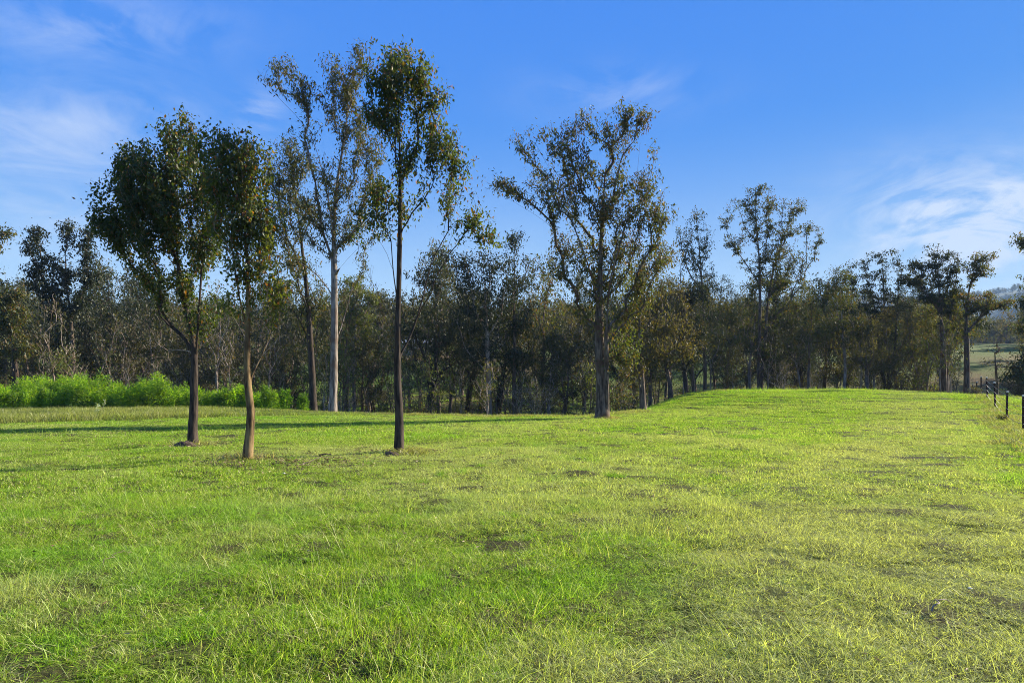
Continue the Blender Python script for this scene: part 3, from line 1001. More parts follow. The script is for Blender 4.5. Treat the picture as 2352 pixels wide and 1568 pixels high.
def proto_tree(seed, h, cr, nt, leaf, nb, zlo, r_base, stems=1, slope=0.9, lean=0.05, seg=0.7, flat=0.6, bf=0.45):
    rng = np.random.default_rng(seed)
    p = Plant(seed)
    for s in range(stems):
        a = rng.uniform(0, 6.28)
        o = 0 if stems == 1 else 0.12 * h * 0.1 * (1 + s)
        top = h * rng.uniform(0.75, 0.9)
        k = np.linspace(0, 1, 6)[:, None]
        dirv = np.array([math.cos(a), math.sin(a), 0]) * (lean * h + (cr * 0.35 if stems > 1 else 0))
        pts = np.array([math.cos(a) * o, math.sin(a) * o, -0.1]) + k * np.array([0, 0, top]) + k ** 1.5 * dirv + rng.normal(size=(6, 3)) * 0.012 * h * (k > 0) * np.array([1, 1, 0.1])
        p.stem(pts, seg, 0.3)
    T = []
    for b in range(nb):
        zz = rng.uniform(zlo, 1.0)
        prof = math.sin(math.pi * min(1, max(0.12, (zz - zlo) / (1 - zlo) * 0.75 + 0.2)))
        a = rng.uniform(0, 6.28)
        rr = cr * prof * math.sqrt(rng.uniform(0.05, 1))
        c = np.array([rr * math.cos(a), rr * math.sin(a), zz * h])
        n = max(2, nt // nb)
        T.append(c + rng.normal(size=(n, 3)) * np.array([0.16, 0.16, 0.08]) * cr * 1.3)
    T = np.concatenate(T)
    T = T[T[:, 2] > 0.12 * h]
    p.grow(T, bf, 0.9, slope, seg, 0.05)
    p.radii(r_base, 0.010)
    tm, bm, lm = MB(), MB(), MB()
    p.wood(tm, tm, stems, 8, 0.3, 0.05)
    leaf_fill(lm, p, leaf[0], leaf[1], leaf[2], leaf[3], rng, flat=flat)
    return tm, lm


def make_proto(args, bark, leafm):
    tm, lm = proto_tree(*args[0], **args[1])
    return tm.mesh('trunk', M[bark], True), lm.mesh('crown', M[leafm])


GUMS = [make_proto(((201, 12, 3.0, 210, (25, 0.21, 0.085, 0.22), 22, 0.42, 0.17), {}), 'bark_grey', 'leaf_dark'),
        make_proto(((202, 13, 2.6, 190, (23, 0.21, 0.085, 0.22), 20, 0.45, 0.16), dict(slope=1.2)), 'bark_pale', 'leaf_gum'),
        make_proto(((203, 11, 3.3, 220, (24, 0.21, 0.085, 0.24), 22, 0.35, 0.18), dict(stems=2)), 'bark_grey', 'leaf_brown'),
        make_proto(((204, 12, 3.4, 230, (25, 0.21, 0.085, 0.22), 24, 0.4, 0.2), dict(stems=2, flat=0.45)), 'bark_dark', 'leaf_dark'),
        make_proto(((205, 10, 2.8, 210, (23, 0.21, 0.08, 0.22), 20, 0.3, 0.15), dict(lean=0.12)), 'bark_pale', 'leaf_brown'),
        make_proto(((206, 13, 3.0, 210, (22, 0.21, 0.085, 0.24), 20, 0.4, 0.18), dict(slope=1.1)), 'bark_grey', 'leaf_gum')]
SAPS = [make_proto(((301, 6, 1.1, 70, (8, 0.16, 0.06, 0.2), 12, 0.35, 0.055), dict(slope=1.5, seg=0.4)), 'twig_pale', 'leaf_gum'),
        make_proto(((302, 7, 1.4, 80, (7, 0.16, 0.06, 0.2), 12, 0.4, 0.07), dict(slope=1.3, seg=0.4, lean=0.12)), 'bark_pale', 'leaf_brown'),
        make_proto(((303, 5, 1.5, 90, (9, 0.16, 0.06, 0.2), 12, 0.25, 0.06), dict(stems=3, slope=1.0, seg=0.4)), 'bark_grey', 'leaf_bright'),
        make_proto(((304, 7.5, 1.2, 60, (6, 0.16, 0.06, 0.2), 12, 0.45, 0.07), dict(slope=1.5, seg=0.4)), 'bark_pale', 'leaf_gum')]
SCRUB = [make_proto(((401, 3.2, 1.7, 150, (7, 0.15, 0.055, 0.2), 18, 0.2, 0.06), dict(stems=4, slope=0.6, seg=0.35)), 'twig', 'leaf_brown'),
         make_proto(((402, 2.6, 1.6, 150, (10, 0.15, 0.055, 0.2), 18, 0.15, 0.06), dict(stems=3, slope=0.5, seg=0.35)), 'twig', 'leaf_gum'),
         make_proto(((403, 3.6, 1.6, 170, (4, 0.15, 0.05, 0.2), 18, 0.2, 0.06), dict(stems=4, slope=0.8, seg=0.35)), 'twig_pale', 'leaf_brown')]

LAND = [(-400, 'picture edge'), (38, 'left-edge gum'), (165, 'layered gum'), (443, 'leftmost young tree'), (568, 'bronze young tree'), (766, 'white gum'), (916, 'tallest young tree'),
        (1122, 'scarred gum'), (1384, 'spreading gum'), (1618, 'slender gum'), (1744, 'paired gum'), (2040, 'many-stemmed gum'), (2168, 'high-crowned gum'), (2222, 'fence gum'), (2395, 'right-edge gum'), (4000, 'far side')]
ORD = ['first', 'second', 'third', 'fourth', 'fifth', 'sixth', 'seventh', 'eighth', 'ninth', 'tenth', 'eleventh', 'twelfth', 'thirteenth', 'fourteenth', 'fifteenth', 'sixteenth', 'seventeenth', 'eighteenth', 'nineteenth', 'twentieth', 'twenty-first', 'twenty-second', 'twenty-third']
CARD = ['one', 'two', 'three', 'four', 'five', 'six', 'seven', 'eight', 'nine', 'ten', 'eleven', 'twelve', 'thirteen', 'fourteen', 'fifteen', 'sixteen', 'seventeen', 'eighteen', 'nineteen', 'twenty', 'twenty-one', 'twenty-two', 'twenty-three']
LOOK = {'g0': 'dark-leaved gully gum', 'g1': 'pale-trunked gully gum', 'g2': 'forked brownish gum', 'g3': 'forked dark gum', 'g4': 'leaning brownish gum', 'g5': 'olive gully gum',
        's0': 'thin straight sapling', 's1': 'leaning thin sapling', 's2': 'bushy bright sapling', 's3': 'slim pale sapling', 'b0': 'brown scrub bush', 'b1': 'low olive bush', 'b2': 'twiggy bare bush'}
NAMES = {'g': ('woodland_gum', 'tree', 'gum trees of the gully woodland'), 's': ('gum_sapling', 'sapling', 'saplings among the woodland trees'), 'b': ('scrub_bush', 'bush', 'scrub bushes under the woodland trees')}
placed = []


def plan(kind, px, Y, s, rot=None):
    placed.append([kind, px, Y, s])


rp = random.Random(7)


def in_gap(px, Y):
    if 2200 < px < 2355 and 50 < Y < 200:
        return True
    if 890 < px < 1000 and 66 < Y < 150:
        return True
    if 70 < px < 145 and 50 < Y < 150:
        return True
    return False


for kd_, px_, Y_, s_ in (('g3', 255, 60, 1.15), ('g0', 330, 66, 1.15), ('g5', 95, 62, 1.0), ('g0', 1010, 56, 1.1), ('g3', 1065, 60, 1.1), ('g5', 1245, 56, 1.05), ('g2', 1545, 55, 0.95), ('g3', 1930, 70, 1.0), ('g4', 655, 58, 1.05)):
    plan(kd_, px_, Y_, s_)
# edge of the woodland, gully floor, opposite slope
for Y0, Y1, step, kinds, smin, smax in ((52, 62, 52, 'g', 0.5, 1.0), (64, 82, 44, 'g', 0.55, 1.22), (86, 115, 46, 'g', 0.55, 1.2), (120, 160, 52, 'g', 0.65, 1.2)):
    px = -260
    while px < 2640:
        Y = rp.uniform(Y0, Y1)
        q = px + rp.uniform(-20, 20)
        px += step
        if in_gap(q, Y):
            continue
        plan('g%d' % rp.randrange(6), q, Y, rp.uniform(smin, smax))
px = -120
while px < 2500:
    Y = rp.uniform(44, 62) if px < 1450 else rp.uniform(56, 68)
    q = px + rp.uniform(-14, 14)
    px += 24
    if in_gap(q, Y + 3) and q > 2000:
        continue
    plan('s%d' % rp.randrange(4), q, Y, rp.uniform(0.7, 1.25))
px = -150
while px < 2520:
    Y = rp.uniform(46, 90) if px < 1450 else rp.uniform(57, 92)
    q = px + rp.uniform(-14, 14)
    px += 24
    if in_gap(q, Y + 5):
        continue
    plan('b%d' % rp.randrange(3), q, Y, rp.uniform(0.7, 1.2))


def place_all():
    zone = {}
    for it in placed:
        kind, px, Y, s = it
        k = max(i for i in range(len(LAND)) if LAND[i][0] <= px)
        depth = 'g' != kind[0]
        zone.setdefault((kind, k), []).append(it)
    protos = {'g': GUMS, 's': SAPS, 'b': SCRUB}
    for (kind, k), items in sorted(zone.items()):
        items.sort(key=lambda t: t[1])
        n = len(items)
        for i, (kd, px, Y, s) in enumerate(items):
            nm, cat, grp = NAMES[kind[0]]
            A, B = LAND[k][1], LAND[min(k + 1, len(LAND) - 1)][1]
            if n == 1:
                lab = '%s, the only one between %s and %s' % (LOOK[kind], A, B)
            else:
                lab = '%s, %s of %s between %s and %s' % (LOOK[kind], ORD[i], CARD[n - 1], A, B)
            X = (px - CX) / F * Y
            e = tree_thing(nm, lab, cat, (X, Y, float(zg(X, Y)) - 0.05), grp)
            e.rotation_euler = (0, 0, rp.uniform(0, 6.28))
            sz = s * rp.uniform(0.92, 1.1)
            e.scale = (s, s, sz)
            tme, cme = protos[kind[0]][int(kind[1])]
            obj('trunk', tme, e)
            obj('crown', cme, e)


place_all()

# ---------------------------------------------------------------- scattering node group


def scatter(name, P, rot, scl, picks, sources, attrs=None, **props):
    coll = bpy.data.collections.new(name + '_kinds')
    for i, me in enumerate(sources):
        o = bpy.data.objects.new('%s_%02d' % (name, i), me)
        coll.objects.link(o)
    me = bpy.data.meshes.new(name)
    me.vertices.add(len(P))
    me.vertices.foreach_set('co', np.asarray(P, np.float32).ravel())
    a = me.attributes.new('rot', 'FLOAT_VECTOR', 'POINT')
    a.data.foreach_set('vector', np.asarray(rot, np.float32).ravel())
    a = me.attributes.new('scl', 'FLOAT_VECTOR', 'POINT')
    a.data.foreach_set('vector', np.asarray(scl, np.float32).ravel())
    a = me.attributes.new('pick', 'INT', 'POINT')
    a.data.foreach_set('value', np.asarray(picks, np.int32))
    for k, v in (attrs or {}).items():
        a = me.attributes.new(k, 'FLOAT', 'POINT')
        a.data.foreach_set('value', np.asarray(v, np.float32))
    o = obj(name, me, **props)
    ng = bpy.data.node_groups.new(name + '_scatter', 'GeometryNodeTree')
    ng.interface.new_socket('Geometry', in_out='INPUT', socket_type='NodeSocketGeometry')
    ng.interface.new_socket('Geometry', in_out='OUTPUT', socket_type='NodeSocketGeometry')
    N, L = ng.nodes, ng.links
    gi, go = N.new('NodeGroupInput'), N.new('NodeGroupOutput')
    ci = N.new('GeometryNodeCollectionInfo')
    ci.inputs['Collection'].default_value = coll
    ci.inputs['Separate Children'].default_value = True
    ci.inputs['Reset Children'].default_value = True
    ip = N.new('GeometryNodeInstanceOnPoints')
    ip.inputs['Pick Instance'].default_value = True

    def na(nm, ty):
        n = N.new('GeometryNodeInputNamedAttribute')
        n.data_type = ty
        n.inputs[0].default_value = nm
        return n.outputs[0]
    L.new(gi.outputs[0], ip.inputs['Points'])
    L.new(ci.outputs[0], ip.inputs['Instance'])
    L.new(na('pick', 'INT'), ip.inputs['Instance Index'])
    L.new(na('rot', 'FLOAT_VECTOR'), ip.inputs['Rotation'])
    L.new(na('scl', 'FLOAT_VECTOR'), ip.inputs['Scale'])
    L.new(ip.outputs[0], go.inputs[0])
    md = o.modifiers.new('scatter', 'NODES')
    md.node_group = ng
    return o


# far-off wood on the slope and the ranges: one mass
def far_wood():
    rng = np.random.default_rng(55)
    pts, sc_, kd = [], [], []
    n = 1500
    Y = 165 + (rng.random(n) ** 1.2) * 330
    X = (rng.random(n) - 0.5) * 2 * Y * 0.95
    px = CX + F * X / Y
    keep = ~((px > 2225) & (px < 2345) & (Y < 230)) & (fbm(X / 40, Y / 40, 77, 2) > 0.3)
    X, Y = X[keep], Y[keep]
    pts.append(np.stack([X, Y, zg(X, Y) - 0.3], 1))
    sc_.append(rng.uniform(0.75, 1.25, len(X)))
    n = 7000
    a = rng.uniform(RAD(-45), RAD(45), n)
    r = rng.uniform(1150, 1850, n)
    X, Y = r * np.sin(a), r * np.cos(a)
    pts.append(np.stack([X, Y, hill_h(X, Y) - 1], 1))
    sc_.append(rng.uniform(0.8, 1.4, n))
    P = np.concatenate(pts)
    s = np.concatenate(sc_)
    k = rng.integers(0, 3, len(P))
    rot = np.zeros((len(P), 3))
    rot[:, 2] = rng.uniform(0, 6.28, len(P))
    srcs = []
    for i, (sd, lm) in enumerate(((501, 'leaf_dark'), (502, 'leaf_gum'), (503, 'leaf_brown'))):
        tm, cm = proto_tree(sd, 11, 3.6, 110, (13, 0.5, 0.26, 0.55), 16, 0.3, 0.2, seg=2.0)
        nt = len(tm.q)
        mb = MB()
        mb.v, mb.q, mb.n = tm.v + cm.v, tm.q + [q + tm.n for q in cm.q], tm.n + cm.n
        qn = sum(len(q) for q in tm.q)
        me = mb.mesh('far_tree', [M['bark_grey'], M[lm]])
        idx = np.zeros(len(me.polygons), np.int32)
        idx[qn:] = 1
        me.polygons.foreach_set('material_index', idx)
        srcs.append(me)
    scatter('distant_woodland', P, rot, np.stack([s, s, s], 1), k, srcs, kind='stuff',
            label='hazy mass of far-off gum woodland on the opposite slope and ranges', category='woodland')


far_wood()

# ---------------------------------------------------------------- grass


def patch(seed, n, rad, l0, l1, wd, lean, mat, curl=0.5, stalks=0, clumpy=0.0):
    rng = np.random.default_rng(seed)
    a = rng.uniform(0, 6.28, n)
    r = rad * np.sqrt(rng.random(n))
    c = np.stack([r * np.cos(a), r * np.sin(a), np.full(n, -0.02)], 1)
    if clumpy:
        nc = max(4, n // 40)
        cc = rad * np.sqrt(rng.random(nc))
        ca = rng.uniform(0, 6.28, nc)
        k = rng.integers(0, nc, n)
        cl = np.stack([cc * np.cos(ca), cc * np.sin(ca)], 1)[k] + rng.normal(size=(n, 2)) * 0.05 * rad
        w = (rng.random(n) < clumpy)[:, None]
        c[:, :2] = np.where(w, cl, c[:, :2])
    Lh = rng.uniform(l0, l1, n) * (1 - 0.35 * (r / rad) ** 2)
    wdt = wd * rng.uniform(0.6, 1.3, n)
    da = rng.uniform(0, 6.28, n)
    ln = lean * rng.random(n) ** 0.8
    if stalks:
        Lh[:stalks] = rng.uniform(l1 * 2, l1 * 3.6, stalks)
        wdt[:stalks] = wd * 0.6
        ln[:stalks] = lean * rng.uniform(0.2, 0.9, stalks)
    d = np.stack([np.cos(da) * ln, np.sin(da) * ln, np.ones(n)], 1)
    d /= np.linalg.norm(d, axis=1)[:, None]
    fa = rng.uniform(0, 6.28, n)
    s = np.stack([np.cos(fa), np.sin(fa), np.zeros(n)], 1)
    bend = np.stack([np.cos(da), np.sin(da), -0.6 * np.ones(n)], 1) * (curl * rng.random(n))[:, None]
    Lc = Lh[:, None]
    w = wdt[:, None] * 0.5
    p1 = c + d * Lc * 0.5 + bend * Lc * 0.18
    p2 = c + d * Lc + bend * Lc * 0.7
    V = np.stack([c - s * w * 0.8, c + s * w * 0.8, p1 + s * w, p1 - s * w, p2], 1).reshape(-1, 3)
    i = np.arange(n)[:, None] * 5
    q = i + np.array([[0, 1, 2, 3]])
    t = i + np.array([[3, 2, 4]])
    return mesh_np('grass_tuft', V, [q, t], M[mat])


TRACK_B, TRACK_A = 0.585, -0.2          # wheel-worn strip beside the fence: X = A + B * Y


def field_attrs(X, Y):
    big = fbm(X / 5.0, Y / 5.0, 41, 3)
    mid = fbm(X / 1.3, Y / 1.3, 43, 3)
    small = fbm(X / 0.45, Y / 0.45, 47, 2)
    dt = np.abs((X - TRACK_A - TRACK_B * Y)) / math.sqrt(1 + TRACK_B ** 2)
    tr = 1 - sstep(0.8, 2.4, dt + 1.0 * (mid - 0.5))
    fence = sstep(1.6, 0.2, np.abs(X - 2.74 - 0.625 * Y))
    return big, mid, small, tr, fence


def build_grass():
    rng = np.random.default_rng(99)
    near = [patch(600 + i, 720, 0.30, 0.025, 0.088, 0.0042, 1.7, 'grass', 1.25, stalks=3 + i, clumpy=0.55) for i in range(6)]
    mid = [patch(620 + i, 700, 0.50, 0.028, 0.085, 0.0068, 1.7, 'grass', 1.1, stalks=2, clumpy=0.45) for i in range(4)]
    far = [patch(640 + i, 760, 0.90, 0.03, 0.085, 0.011, 1.7, 'grass', 0.9, stalks=3, clumpy=0.45) for i in range(4)]
    tuft = [patch(660 + i, 170, 0.10, 0.05, 0.15, 0.005, 1.3, 'grass', 0.9) for i in range(3)]
    srcs = near + mid + far + tuft
    P, sx, kd, dry, lush = [], [], [], [], []

    def zone(n_per_m2, y0, y1, ids, ks, margin=1.5):
        xw = 0.95 * y1 + margin + 1.5
        area = (y1 - y0) * 2 * xw
        n = int(n_per_m2 * area)
        Y = rng.uniform(y0, y1, n)
        X = rng.uniform(-xw, xw, n)
        keep = np.abs(X) < 0.92 * Y + margin + 1.5
        X, Y = X[keep], Y[keep]
        big, md, sm, tr, fe = field_attrs(X, Y)
        dens = 0.75 + 1.1 * np.clip(md - 0.25, 0, 1) + 0.8 * (sm - 0.45)
        bare = (fbm(X / 0.6 + 5, Y / 0.6, 61, 3) > 0.745)
        dens = np.where(bare, 0.15, dens) + 0.25 * tr
        keep = rng.random(len(X)) < dens
        X, Y, big, md, sm, tr, fe = [a[keep] for a in (X, Y, big, md, sm, tr, fe)]
        h = (0.45 + 1.05 * md + 1.5 * (sm - 0.5)) * (1 - 0.3 * tr) * ks * (1 + 0.25 * fe)
        h = np.clip(h, 0.5, 2.4)
        P.append(np.stack([X, Y, zg(X, Y)], 1))
        w = np.ones(len(X)) * rng.uniform(0.85, 1.2, len(X))
        sx.append(np.stack([w, w, h], 1))
        kd.append(rng.choice(ids, len(X)))
        # colour: straw patches in the middle of the field, fresher towards the crest and in small pockets
        d = sstep(0.42, 0.66, big + 0.5 * (md - 0.5)) * (0.62 - 0.35 * sstep(18, 34, Y)) + 0.5 * tr * (1 - 0.4 * sstep(14, 40, Y))
        lu = sstep(0.56, 0.74, fbm(X / 0.9 + 3, Y / 0.9, 71, 3)) * 0.65 + 0.3 * sstep(20, 34, Y) * (1 - big)
        lu = np.maximum(lu, 0.7 * fe)
        dry.append(np.clip(d + rng.normal(size=len(X)) * 0.08, 0, 0.85))
        lush.append(np.clip(lu + rng.normal(size=len(X)) * 0.08, 0, 0.9))
    zone(52, 0.8, 9.5, np.arange(0, 6), 1.15)
    zone(20, 9.0, 20, np.arange(6, 10), 1.25)
    zone(7, 19.5, 62, np.arange(10, 14), 1.15, 3)
    zone(0.8, 62, 90, np.arange(10, 14), 2.2, 3)
    # taller tufts
    for (n, y0, y1) in ((900, 1.5, 12), (1700, 12, 34)):
        Y = rng.uniform(y0, y1, n)
        X = rng.uniform(-1, 1, n) * (0.8 * Y + 1)
        big, md, sm, tr, fe = field_attrs(X, Y)
        keep = (tr < 0.3) & (fbm(X / 1.1, Y / 1.1, 83, 2) > 0.5)
        X, Y = X[keep], Y[keep]
        P.append(np.stack([X, Y, zg(X, Y)], 1))
        w = rng.uniform(0.7, 1.3, len(X))
        sx.append(np.stack([w, w, w * rng.uniform(0.6, 1.0, len(X))], 1))
        kd.append(rng.choice(np.arange(14, 17), len(X)))
        dry.append(np.where(rng.random(len(X)) < 0.25, 0.7, 0.0))
        lush.append(rng.uniform(0.2, 0.9, len(X)))
    P, sx, kd = np.concatenate(P), np.concatenate(sx), np.concatenate(kd)
    dry, lush = np.concatenate(dry), np.concatenate(lush)
    rot = np.zeros((len(P), 3))
    rot[:, 2] = rng.uniform(0, 6.28, len(P))
    print('grass patches', len(P))
    scatter('grass', P, rot, sx, kd, srcs, {'dry': dry, 'lush': lush}, kind='stuff',
            label='short yellow-green paddock grass covering the whole field', category='grass')
    # tall seeding grass: belt in front of the thicket, rim of the crest, fence line
    tall = [patch(680 + i, 170, 0.45, 0.25, 0.60, 0.013, 0.45, 'grass_tall', 0.35) for i in range(4)]
    P, sx, dry, lush = [], [], [], []

    def belt(X, Y, s, d, lu):
        P.append(np.stack([X, Y, zg(X, Y)], 1))
        w = rng.uniform(0.8, 1.2, len(X))
        sx.append(np.stack([w, w, s * rng.uniform(0.7, 1.2, len(X))], 1))
        dry.append(np.clip(d + rng.normal(size=len(X)) * 0.1, 0, 1))
        lush.append(np.clip(lu + rng.normal(size=len(X)) * 0.1, 0, 1))
    n = 2700
    px = -200 + 1080 * rng.random(n) ** 1.35
    Yb = np.interp(px, [-200, 0, 300, 640], [29, 29, 31.5, 35.5]) - 2.5 + (1 - rng.random(n) ** 1.8) * np.interp(px, [-200, 640], [8.5, 5.5])
    belt((px - CX) / F * Yb, Yb, 0.8 * (1 - 0.6 * sstep(350, 800, px)), 0.08, 0.35 + 0.4 * sstep(400, 800, px))
    n = 700
    px = rng.uniform(560, 1480, n)
    Yb = np.interp(px, [560, 760, 1150, 1370, 1480], [37, 35, 32.5, 33.5, 37]) + rng.random(n) ** 2 * 4
    belt((px - CX) / F * Yb, Yb, 0.4 * np.ones(n), 0.35, 0.5)
    n = 330
    px = rng.uniform(1500, 2200, n)
    Yb = np.interp(px, [1500, 1700, 2200], [46, 49, 52]) + rng.random(n) * 4
    belt((px - CX) / F * Yb, Yb, 0.33 * np.ones(n), 0.6, 0.1)
    n = 520
    Yb = rng.uniform(14, 62, n)
    Xb = 2.74 + 0.625 * Yb + rng.normal(size=n) * 0.45
    belt(Xb, Yb, 0.36 * np.ones(n), 0.55 * (rng.random(n) < 0.5), 0.4)
    n = 900
    Yb = rng.uniform(18, 75, n)
    Xb = 2.74 + 0.625 * Yb + 0.6 + rng.random(n) * 14
    belt(Xb, Yb, 0.33 * np.ones(n), 0.25, 0.5)
    # round the butts of the near trees
    for (px, Y, nn, d) in ((443, 17.5, 2, 0.3), (568, 13.9, 3, 0.8), (916, 15.6, 3, 0.3), (1388, 31, 8, 0.6), (766, 36, 6, 0.5)):
        a = rng.uniform(0, 6.28, nn)
        X0 = (px - CX) / F * Y
        belt(X0 + 0.30 * np.cos(a), Y + 0.30 * np.sin(a), 0.4 * np.ones(nn), d, 0.1)
    P, sx = np.concatenate(P), np.concatenate(sx)
    rot = np.zeros((len(P), 3))
    rot[:, 2] = rng.uniform(0, 6.28, len(P))
    scatter('tall_grass', P, rot, sx, rng.integers(0, 4, len(P)), tall, {'dry': np.concatenate(dry), 'lush': np.concatenate(lush)}, kind='stuff',
            label='taller pale seeding grass along the thicket, the crest and the fence', category='grass')


build_grass()

# ---------------------------------------------------------------- green wattle thicket on the left


def plume(mb, x, y, h, rng, nst=7, nl=70, wdt=0.016, ln=0.11):
    z0 = float(zg(x, y))
    for s in range(nst):
        a = rng.uniform(0, 6.28)
        sp = rng.uniform(0.1, 0.55) * h * 0.4
        top = np.array([x + math.cos(a) * sp, y + math.sin(a) * sp, z0 + h * rng.uniform(0.6, 1.0)])
        t = rng.random(nl) ** 0.75
        b = np.array([x + math.cos(a) * 0.1, y + math.sin(a) * 0.1, z0])
        c = b + (top - b) * t[:, None] + np.stack([np.zeros(nl)] * 3, 1)
        wv = 0.26 * h * (1 - t * 0.75)
        o = rng.normal(size=(nl, 3)) * np.array([0.45, 0.45, 0.25]) * wv[:, None]
        d = o * 2 + np.array([0, 0, 0.5]) * 0.4 + rng.normal(size=(nl, 3)) * 0.15
        mb.leaves(c + o, d, ln * rng.uniform(0.6, 1.4, nl), wdt, rng)
        mb.tube(np.stack([b - [0, 0, 0.05], (b + top) / 2, top]), [0.012, 0.009, 0.004], 3)


def thicket():
    rng = np.random.default_rng(123)
    mb = MB()
    for i in range(420):
        px = rng.uniform(-220, 640)
        Y = np.interp(px, [-220, 0, 640], [34.5, 35, 40]) + rng.random() * 5
        dens = fbm(np.array(px / 60.0), np.array(Y / 3.0), 91, 2)
        h = np.interp(px, [-220, 150, 430, 500, 640], [1.7, 1.95, 1.85, 1.55, 1.3]) * rng.uniform(0.55, 1.1) * (0.6 + 0.7 * float(dens))
        plume(mb, (px - CX) / F * Y, Y, h, rng, 8, 80, 0.034, 0.17)
    me = mb.mesh('wattle_thicket', M['wattle'])
    obj('wattle_thicket', me, kind='stuff', label='bright green feathery shrub thicket behind the tall grass at left', category='thicket')
    # separate shrubs at the right end
    for i, (px, Y, h, lab) in enumerate(((612, 38.5, 1.5, 'yellow-green shrub just right of the bronze-trunked young tree'),
                                         (655, 38.5, 1.35, 'feathery green shrub midway between bronze young tree and white gum'),
                                         (695, 39, 1.2, 'small green shrub at the foot of the dark-trunked gum'))):
        x = (px - CX) / F * Y
        z0 = float(zg(x, Y))
        mb = MB()
        plume(mb, x, Y, h, rng, 16, 90, 0.035, 0.16)
        mb.v = [v - np.array([x, Y, z0]) for v in mb.v]
        obj('green_shrub', mb.mesh('green_shrub', M['wattle']), loc=(x, Y, z0), label=lab, category='shrub', group='green shrubs at the end of the thicket')
    # pale-leaved weed in front of the thicket
    x, Y = (221 - CX) / F * 31, 31.0
    z0 = float(zg(x, Y))
    e = tree_thing('weed', 'single pale-leaved upright weed standing before the green thicket', 'weed', (x, Y, z0))
    mb, lb = MB(), MB()
    for s in range(3):
        top = np.array([rng.normal() * 0.15, rng.normal() * 0.15, rng.uniform(0.5, 0.8)])
        mb.tube(np.stack([[0, 0, -0.03], top * 0.5, top]), [0.012, 0.01, 0.005], 5)
        t = rng.random(26)
        lb.leaves(top * t[:, None], rng.normal(size=(26, 3)) + [0, 0, 0.6], 0.15, 0.06, rng)
    obj('stem', mb.mesh('stem', M['twig_pale']), e)
    obj('foliage', lb.mesh('foliage', M['leaf_weed']), e)


M['leaf_weed'] = leaf_mat('leaf_weed', [(0, (0.20, 0.27, 0.12)), (1, (0.34, 0.40, 0.22))], 0.4, 0.04)
thicket()

# ---------------------------------------------------------------- fence
M['post'] = bark_mat('post', (0.02, 0.012, 0.009), (0.075, 0.035, 0.022), None, 12, 0.5)
M['cap'] = plain_mat('cap', (0.55, 0.52, 0.46), 0.6)
M['wire'] = plain_mat('wire', (0.25, 0.24, 0.22), 0.45, 0.8)


def build_fence():
    rng = np.random.default_rng(5)
    Y0, st = 11.1, 5.45
    n = 13
    x0 = 2.74 + 0.625 * Y0
    base = np.array([x0, Y0, float(zg(x0, Y0))])
    e = tree_thing('wire_fence', 'wire stock fence on dark posts running away along the right side', 'fence', base)
    posts = []
    for i in range(n):
        Y = Y0 + st * i
        X = 2.74 + 0.625 * Y
        z = float(zg(X, Y))
        lean = rng.normal(size=2) * 0.018
        h = 1.23 + rng.uniform(-0.05, 0.05)
        p = np.array([X, Y, z])
        posts.append((p, lean, h))
        mb = MB()
        # star-section steel post: three ribs round a core
        r0 = 0.046
        prof = []
        for k in range(3):
            a = k * 2.094 + 0.4
            prof += [(r0 * math.cos(a - 0.14), r0 * math.sin(a - 0.14)), (r0 * math.cos(a + 0.14), r0 * math.sin(a + 0.14)), (0.016 * math.cos(a + 1.047), 0.016 * math.sin(a + 1.047))]
        m = len(prof)
        zz = [-0.3, 0.3, 0.7, h]
        V = np.array([(x + lean[0] * z_, y + lean[1] * z_, z_) for z_ in zz for x, y in prof])
        q = [[a * m + b, a * m + (b + 1) % m, (a + 1) * m + (b + 1) % m, (a + 1) * m + b] for a in range(3) for b in range(m)]
        V = np.vstack([V, [lean[0] * h, lean[1] * h, h]])
        t = [[3 * m + b, 3 * m + (b + 1) % m, len(V) - 1] for b in range(m)]
        mb.add(V, q, t)
        o = obj('post', mb.mesh('post', M['post']), e, p - base)
        cb = MB()
        a = np.array([lean[0] * h, lean[1] * h, 0])
        cb.tube([a + [0, 0, h - 0.045], a + [0, 0, h - 0.02], a + [0, 0, h + 0.012], a + [0, 0, h + 0.02]], [0.048, 0.050, 0.048, 0.014], 8, cap=True)
        obj('post_cap', cb.mesh('post_cap', M['cap']), o)
    for j, hh in enumerate((1.08, 0.82, 0.55, 0.28)):
        mb = MB()
        for (p, l, h), (p2, l2, h2) in zip(posts[:-1], posts[1:]):
            a = p + [l[0] * hh - 0.034, l[1] * hh, hh] - base
            b = p2 + [l2[0] * hh - 0.034, l2[1] * hh, hh] - base
            t = np.linspace(0, 1, 9)[:, None]
            pts = a + (b - a) * t - np.array([0, 0, 0.035]) * (4 * t * (1 - t)) * (1 + 0.4 * j)
            mb.tube(pts, np.full(9, 0.006), 4)
            if j in (0, 2):      # barbs
                for s in np.linspace(0.03, 0.97, 22):
                    c = a + (b - a) * s - np.array([0, 0, 0.035]) * 4 * s * (1 - s) * (1 + 0.4 * j)
                    d = rng.normal(size=3) * 0.012
                    mb.tube(np.stack([c - d, c, c + d]), [0.001, 0.003, 0.001], 3)
        obj('wire', mb.mesh('wire', M['wire']), e)


build_fence()


